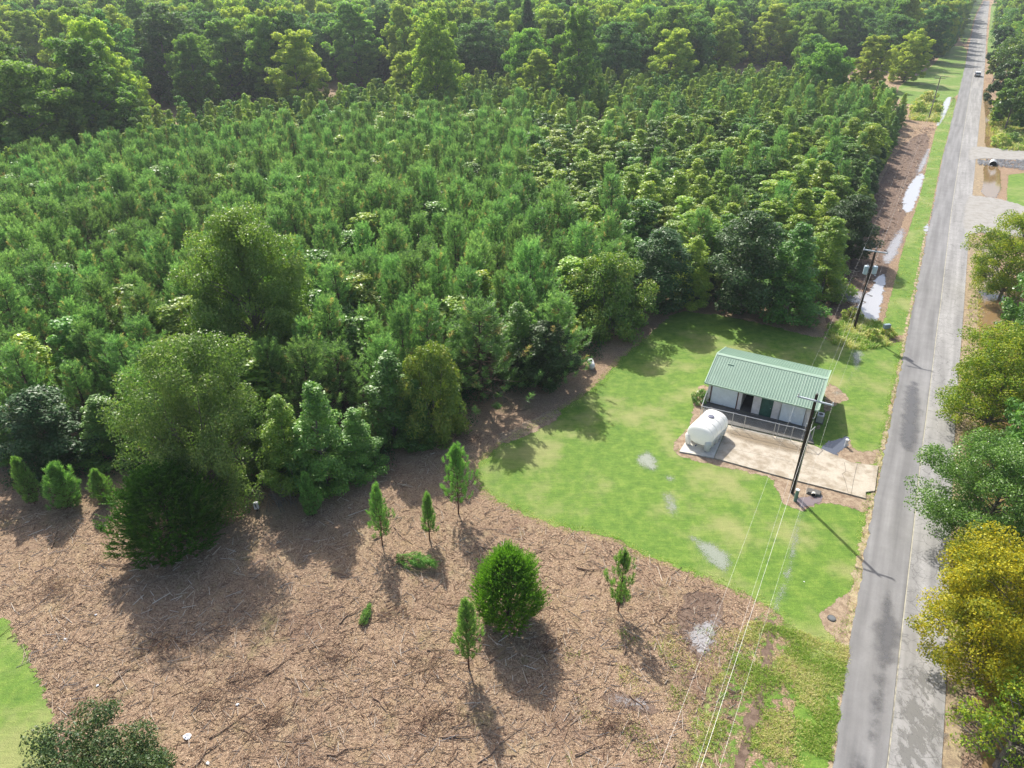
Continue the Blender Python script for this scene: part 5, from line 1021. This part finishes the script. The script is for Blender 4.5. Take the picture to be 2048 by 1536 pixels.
# bush by shed and brush along road
sb = kit('low_bush', decid(82, 1.3, .8, .05, 'round', 26, 1500, .16, .03, .35, .8, stems=3, up=.6), M['fresh'], M['bark'])
x, y = G(1402, 803); plant('low_bush', sb, x, y, 0, 1.0, 'small bright green bush at the left front corner of the shed', 'bush')
wb = remat(sb, M['weed'])
for j, (px, py, sc, lab) in enumerate(((1702, 640, 1.3, 'leafy weeds climbing the foot of the second utility pole'), (1745, 678, 1.0, 'yellow green weed clump between the second pole and the grey box'), (1775, 672, .9, 'weed clump around the post of the grey metal box'), (1855, 205, 2.6, 'bushy weeds around the foot of the third pole'), (1835, 225, 2.6, 'tall weedy bush between plantation end and the third pole'), (1868, 225, 2.0, 'weedy bush beside the bright far puddle'))):
    x, y = G(px, py); plant('weed_clump', wb, x, y, j, sc, lab, 'weeds')
for j, (px, py, sc, lab) in enumerate(((1998, 292, 2.2, 'dark bush at the field corner by the side road'), (2025, 285, 1.8, 'low bush on the field edge above the side road'), (1996, 255, 2.2, 'bush on the right bank of the far ditch'), (2003, 228, 2.6, 'weedy bush under the trees at the far field'))):
    x, y = G(px, py); plant('field_bush', sb if j % 2 else wb, x, y, j, sc, lab, 'bush')
# ---------------------------------------------------------------- small ground cover
def blades(name, pts, hts, mat, label, cat, nb=7, wd=.035, spread=.12, lean=.6):
    P = np.repeat(np.array(pts), nb, 0); h = np.repeat(np.array(hts), nb) * rng.uniform(.5, 1.15, len(P)); n = len(P); a = rng.random(n) * 6.28
    P = P + rng.normal(0, spread, (n, 2)); d = np.stack([np.cos(a) * lean * rng.random(n), np.sin(a) * lean * rng.random(n), np.ones(n)], 1) * h[:, None]; w_ = np.stack([-np.sin(a), np.cos(a), np.zeros(n)], 1) * wd * .5
    B0 = np.concatenate([P, np.full((n, 1), .005)], 1); m = B0 + d * .55 ; tp = B0 + d + np.stack([np.cos(a), np.sin(a), np.zeros(n)], 1) * (h * .35)[:, None] - np.array([0, 0, 1]) * (h * .15)[:, None]
    V = np.stack([B0 - w_, B0 + w_, m + w_ * .8, m - w_ * .8, tp + w_ * .15, tp - w_ * .15], 1).reshape(-1, 3); i6 = np.arange(n)[:, None] * 6
    F = np.concatenate([i6 + np.array([[0, 1, 2, 3]]), i6 + np.array([[3, 2, 4, 5]])], 0)
    me = npmesh(name, V, F, mat); pt = np.repeat(np.clip(.5 + .32 * np.sin(P[:, 0] * 1.3 + 2 * np.sin(P[:, 1] * .9)) + rng.normal(0, .22, n), 0, 1), 6); at = me.attributes.new('tint', 'FLOAT', 'POINT'); at.data.foreach_set('value', pt.astype(np.float32))
    return tag(link(name, me), label, cat, kind='stuff')
def inside(px, n, edge_=0.0):
    poly = [G(*p) for p in px]; A = np.array(poly); lo, hi = A.min(0), A.max(0); P = rng.random((n * 3, 2)) * (hi - lo) + lo; return P[sdist(P, poly) > edge_][:n]
RV = [(1500, 1240), (1590, 1260), (1655, 1285), (1700, 1295), (1690, 1355), (1678, 1430), (1660, 1535), (1650, 1620), (1320, 1620), (1390, 1440), (1450, 1320)]
P = inside(RV, 9000); q = np.sin(P[:, 0] * 1.9 + np.sin(P[:, 1] * 2.3)) + np.sin(P[:, 1] * 1.7) + rng.normal(0, .6, len(P)) + (P[:, 0] - 14) * .35; P = P[q > .35]
blades('rough_grass_tufts', P, rng.uniform(.08, .20, len(P)), M['weed'], 'rough tufts of mixed green and straw grass beside the near road', 'grass', 8, .03, .08)
P = inside(VERGE, 7000, .1); blades('verge_grass_blades', P, rng.uniform(.06, .16, len(P)), M['weed'], 'taller grass blades along the verge by the wet strip', 'grass', 6, .05, .15)
P = inside([(1655, 655), (1700, 635), (1760, 645), (1780, 690), (1720, 702), (1665, 688)], 900); blades('pole_foot_weeds', P, rng.uniform(.2, .6, len(P)), M['weed'], 'thick weeds at the foot of the second pole', 'weeds', 10, .05, .12)
P = inside([(1905, 900), (1925, 760), (1940, 560), (1960, 500), (1968, 560), (1955, 760), (1945, 1000), (1925, 1300), (1905, 1500), (1895, 1500), (1900, 1200)], 3500); blades('ditch_bank_weeds', P, rng.uniform(.2, .5, len(P)), M['weed'], 'weeds along the bank between road and muddy ditch', 'weeds', 8, .05, .14)
P = np.concatenate([inside([(1994, 300), (1985, 225), (2100, 220), (2200, 310)], 2500), inside([(1820, 240), (1835, 200), (1880, 205), (1875, 245)], 900)]); blades('field_weeds', P, rng.uniform(.4, 1.1, len(P)), M['weed'], 'tall yellow green weeds of the field and by the third pole', 'weeds', 8, .14, .5)
# lawn blades for the fringe
LWp = [G(*p) for p in LAWN]; A = np.array(LWp); lo, hi = A.min(0), A.max(0); P = rng.random((90000, 2)) * (hi - lo) + lo; sdl = sdist(P, LWp); P = P[(sdl > -.35) & (sdl < .5) & (P[:, 1] < 70)][:6000]
blades('lawn_fringe', P, rng.uniform(.03, .10, len(P)), M['weed'], 'ragged fringe of grass along the lawn border', 'grass', 5, .03, .12)
# undergrowth at the plantation front
ug = []; 
for a, b in zip(edge[1:-3], edge[2:-2]):
    for j in range(26):
        t_ = rng.random(); x, y = G(a[0] + (b[0] - a[0]) * t_, a[1] + (b[1] - a[1]) * t_); ug.append((x + rng.normal(0, 1.0), y + 1.2 + rng.normal(0, 1.0)))
ug = np.array(ug); n = len(ug) * 60; ui = np.repeat(np.arange(len(ug)), 60); C = np.concatenate([ug[ui] + rng.normal(0, .4, (n, 2)), np.abs(rng.normal(.25, .3, (n, 1))) + .03], 1)
V, F = cards(C, rng.normal(size=(n, 3)) + np.array([0, 0, .8]), rng.uniform(.1, .24, n)); tag(link('undergrowth', npmesh('undergrowth', V, F, M['darkleaf'])), 'dark low undergrowth along the front of the plantation', 'undergrowth', kind='stuff')
# bare brush stems behind the lawn and right of the many stemmed tree
def brush(px, py, n, h, label, spread=1.2):
    x, y = G(px, py); mb = MB(); rr = random.Random(px)
    for i in range(n):
        a = rr.random() * 6.28; r = rr.random() * spread; p = Vector((r * math.cos(a), r * math.sin(a) * .6, 0)); l = h * rr.uniform(.5, 1.1); ln = rr.uniform(-.5, .5); l2 = rr.uniform(-.4, .4)
        mb.tube([p, p + Vector((ln * l * .4, l2 * l * .4, l * .55)), p + Vector((ln * l, l2 * l, l * .85 * rr.uniform(.6, 1.1)))], [.025, .016, .006], 4)
    return tag(mb.build('bare_brush', M['bark_grey'], loc=(x, y, 0)), label, 'brush')
brush(1410, 606, 26, 4.5, 'bare grey stems in the gap behind the lawn', 2.2); brush(560, 1010, 34, 2.6, 'tangle of bare brush right of the white meter box', 1.9); brush(985, 800, 22, 2.6, 'arching bare brush at the foot of the largest edge pine', 1.6)
# ---------------------------------------------------------------- debris in the clearing
CLR = [(-60, 1020), (0, 1010), (260, 1020), (420, 1090), (600, 1040), (760, 950), (880, 870), (930, 930), (970, 1000), (1100, 1055), (1240, 1090), (1400, 1160), (1500, 1215), (1540, 1260), (1480, 1400), (1400, 1640), (100, 1640), (110, 1440), (0, 1220), (-60, 1180)]
def slivers(P, ln, wd, z, mat, name, label, cat):
    n = len(P); a = rng.random(n) * 3.1416; t = np.stack([np.cos(a), np.sin(a)], 1); b = np.stack([-np.sin(a), np.cos(a)], 1); l = ln[:, None] / 2; w_ = wd[:, None] / 2; sl = rng.uniform(-.12, .25, n) * ln
    z0 = np.full(n, .004) + z; A0 = P - t * l; A1 = P + t * l
    def v(xy, zz): return np.concatenate([xy, zz[:, None]], 1)
    hgt = wd * .8
    V = np.stack([v(A0 - b * w_, z0), v(A0 + b * w_, z0), v(A0, z0 + hgt), v(A1 - b * w_ * .6, z0 + np.abs(sl)), v(A1 + b * w_ * .6, z0 + np.abs(sl)), v(A1, z0 + hgt + np.abs(sl))], 1).reshape(-1, 3); i6 = np.arange(n)[:, None] * 6
    F = np.concatenate([i6 + np.array([[0, 2, 5, 3]]), i6 + np.array([[1, 4, 5, 2]]), i6 + np.array([[0, 1, 2, 2]])], 0)[: 2 * n]
    return tag(link(name, npmesh(name, V, F, mat)), label, cat, kind='stuff')
P = inside(CLR, 70000); dens = .5 + .5 * np.sin(P[:, 0] * .45 + 1.3 * np.sin(P[:, 1] * .3)) * np.sin(P[:, 1] * .5 + P[:, 0] * .2); keep = rng.random(len(P)) < (.35 + .65 * dens) * np.clip(1.25 - (P[:, 1] - 20) / 32, .35, 1); P = P[keep][:52000]
print('chips', len(P))
slivers(P, rng.gamma(1.5, .085, len(P)) + .04, rng.uniform(.010, .028, len(P)), 0, M['chips'], 'wood_chips', 'splintered wood chips and twigs covering the cleared ground', 'wood debris')
P = inside(CLR, 9000); keep = rng.random(len(P)) < np.clip(1.3 - (P[:, 1] - 20) / 28, .2, 1); P = P[keep][:3800]
slivers(P, rng.gamma(2.5, .16, len(P)) + .18, rng.uniform(.02, .045, len(P)), .02, M['straws'], 'pale_splinters', 'longer pale splintered sticks strewn over the cleared ground', 'wood debris')
P = inside([(1130, 1300), (1250, 1250), (1350, 1250), (1480, 1260), (1450, 1400), (1400, 1640), (1050, 1640), (1080, 1450)], 2600); P = P[(np.sin(P[:, 0] * 2.1) + np.sin(P[:, 1] * 1.7 + P[:, 0]) + rng.normal(0, .5, len(P)) + (P[:, 0] - 8) * .25) > .7]
blades('sprouting_weeds', P, rng.uniform(.06, .2, len(P)), M['weed'], 'sparse green sprouts coming up through the wood chips', 'weeds', 6, .03, .12)
STR = [(1640, 600), (1700, 520), (1725, 430), (1755, 350), (1800, 260), (1870, 250), (1850, 300), (1815, 380), (1790, 470), (1750, 550), (1740, 600), (1690, 660), (1600, 650)]
P = inside(STR, 5500); slivers(P, rng.gamma(2.2, .16, len(P)) + .1, rng.uniform(.03, .08, len(P)), 0, M['chips'], 'strip_debris', 'woody debris on the cleared strip under the power line', 'wood debris')
def branch(px, py, L, ang, r, seed, label, twigs=3, mat='branch', z=.04):
    x, y = G(px, py); rr = random.Random(seed); mb = MB(); d = Vector((math.cos(ang), math.sin(ang), 0)); s = Vector((-d.y, d.x, 0)); n = 5
    pts = [d * L * (i / n - .5) + s * rr.uniform(-.05, .05) * L + Vector((0, 0, r + rr.uniform(0, .05))) for i in range(n + 1)]
    mb.tube(pts, [r * (1 - .7 * i / n) for i in range(n + 1)], 6)
    for k in range(twigs):
        i = rr.randint(1, n - 1); q = pts[i]; a2 = ang + rr.choice((-1, 1)) * rr.uniform(.4, .9); l2 = L * rr.uniform(.15, .35); e = q + Vector((math.cos(a2), math.sin(a2), rr.uniform(.0, .25))) * l2; mb.tube([q, q.lerp(e, .5) + s * .03 * l2, e], [r * .45, r * .3, r * .12], 4)
    return tag(mb.build('fallen_branch', M[mat], loc=(x, y, 0)), label, 'fallen branch', 'fallen branches on the cleared ground')
bl_ = [(990, 1100, 2.3, -.3), (1070, 1105, 2.2, .5), (1180, 1140, 1.8, -.1), (830, 1125, 2.6, -.25), (690, 1150, 2.0, -.2), (800, 1070, 1.9, -1.0), (770, 1065, 2.1, .9), (880, 1300, 1.6, .1), (1000, 1310, 1.7, .6), (950, 1470, 3.6, .0), (1010, 1480, 3.8, .75), (700, 1500, 2.4, .3), (760, 1410, 1.9, -.9), (860, 1440, 2.1, -1.1), (560, 1330, 1.9, .8), (470, 1440, 3.0, .8), (420, 1500, 2.4, 1.0),
       (110, 1075, 2.3, 1.9), (130, 1090, 1.8, 1.7), (60, 1050, 2.6, .6), (330, 1155, 2.6, .6), (420, 1185, 2.0, .9), (560, 1090, 1.4, 1.1), (640, 1040, 2.6, .9), (230, 1130, 1.8, .1), (310, 1280, 1.5, -.4), (700, 1230, 1.7, .9), (1280, 1410, 1.6, -.8), (1180, 1500, 1.8, .4), (1110, 1400, 1.5, 1.3), (1330, 1230, 1.4, .9), (1250, 1290, 1.4, 1.4), (820, 900, 2.0, -.6), (900, 1000, 1.6, .8), (1050, 820, 2.4, .4), (1080, 790, 1.6, -.2), (590, 1370, 1.7, -.7), (480, 1360, 1.5, .3), (250, 1345, 1.6, 1.0), (640, 1290, 1.3, .5)]
for i, (px, py, sc, lab) in enumerate(((672, 1312, 1.3, 'dark heap of fine twigs left of the lower young pines'), (868, 1332, 1.2, 'dark twig heap just left of the lower middle young pine'), (505, 1352, 1.0, 'low dark twig heap in the tip of the long tree shadow'), (872, 1445, 1.3, 'twig heap with long sticks below the lower middle young pine'), (545, 1440, 1.3, 'wide low twig heap near the bottom centre left'), (420, 1395, 1.1, 'brown twig heap right of the bottom left shrub'), (1225, 1450, 1.0, 'damp twig heap beside the wet strip at the bottom'), (1085, 1290, .8, 'small twig heap right of the round cedar shadow'), (790, 1225, .9, 'thin twig heap under the leftmost slim young pine'), (330, 1290, .9, 'scattered twig heap left of the long tree shadow'), (940, 880, 1.0, 'twig heap in the shade above the tallest field pine'), (110, 1180, 1.0, 'low twig heap on the straw at the far left'))):
    x, y = G(px, py); mb = MB(); rr = random.Random(px)
    for k in range(70):
        a = rr.gauss(.5, .8); l = rr.uniform(.3, 1.1) * sc; cx_ = rr.gauss(0, .75 * sc); cy_ = rr.gauss(0, .45 * sc); d_ = Vector((math.cos(a), math.sin(a), rr.uniform(-.15, .25))); c0 = Vector((cx_, cy_, rr.uniform(.05, .28))); mb.tube([c0 - d_ * l / 2, c0 + Vector((0, 0, .03)), c0 + d_ * l / 2], [.016, .012, .005], 3)
    tag(mb.build('twig_pile', M['darktwig'], loc=(x, y, 0)), lab, 'twig pile', 'heaps of twigs on the cleared ground')
nouns = ['long pale', 'short grey', 'forked brown', 'bent thin', 'straight dark']
for i, (px, py, L, a) in enumerate(bl_):
    branch(px, py, L, a, random.uniform(.025, .055), 300 + i, 'fallen brown branch lying on the wood chips of the clearing', random.randint(1, 4))
for (px, py, a, sc, lab) in ((822, 1128, -.3, 1.0, 'cut green pine top lying between two young pines'), (730, 1240, 1.4, .55, 'small cut green pine sprig lying alone on the chips'), (1240, 1195, 1.2, .6, 'low cut pine sprig at the foot of the right young pine')):
    k = kit('cut_pine_top', pine(int(px), 2.9, .9, .1, .4, 4, 30, .2, .03, 4, .04), M['needle_hi'], M['bark_red']); x, y = G(px, py); e = plant('cut_pine_top', k, x - 1.2 * math.cos(a) * sc, y - 1.2 * math.sin(a) * sc, 0, (sc, sc, sc), lab, 'cut pine top', z=.30 * sc)
    e.rotation_euler = (0, R_(84), a)
# ---------------------------------------------------------------- haze
def haze():
    t = NT('thin_haze'); pv = t.n('VolumePrincipled'); pv.inputs['Color'].default_value = (0.78, 0.86, 0.95, 1); pv.inputs['Density'].default_value = HAZE; pv.inputs['Anisotropy'].default_value = 0.3
    t.l(pv.outputs[0], t.out.inputs[1]); o = MB().box((0, 1150, 25), (3100, 2500, 54)).build('haze', t.m); o.location = (0, 0, -1); tag(o, kind='stuff'); o['label'] = 'thin summer haze in the air over the land'; o['category'] = 'haze'
    return o
HAZE = 0.00020
haze()
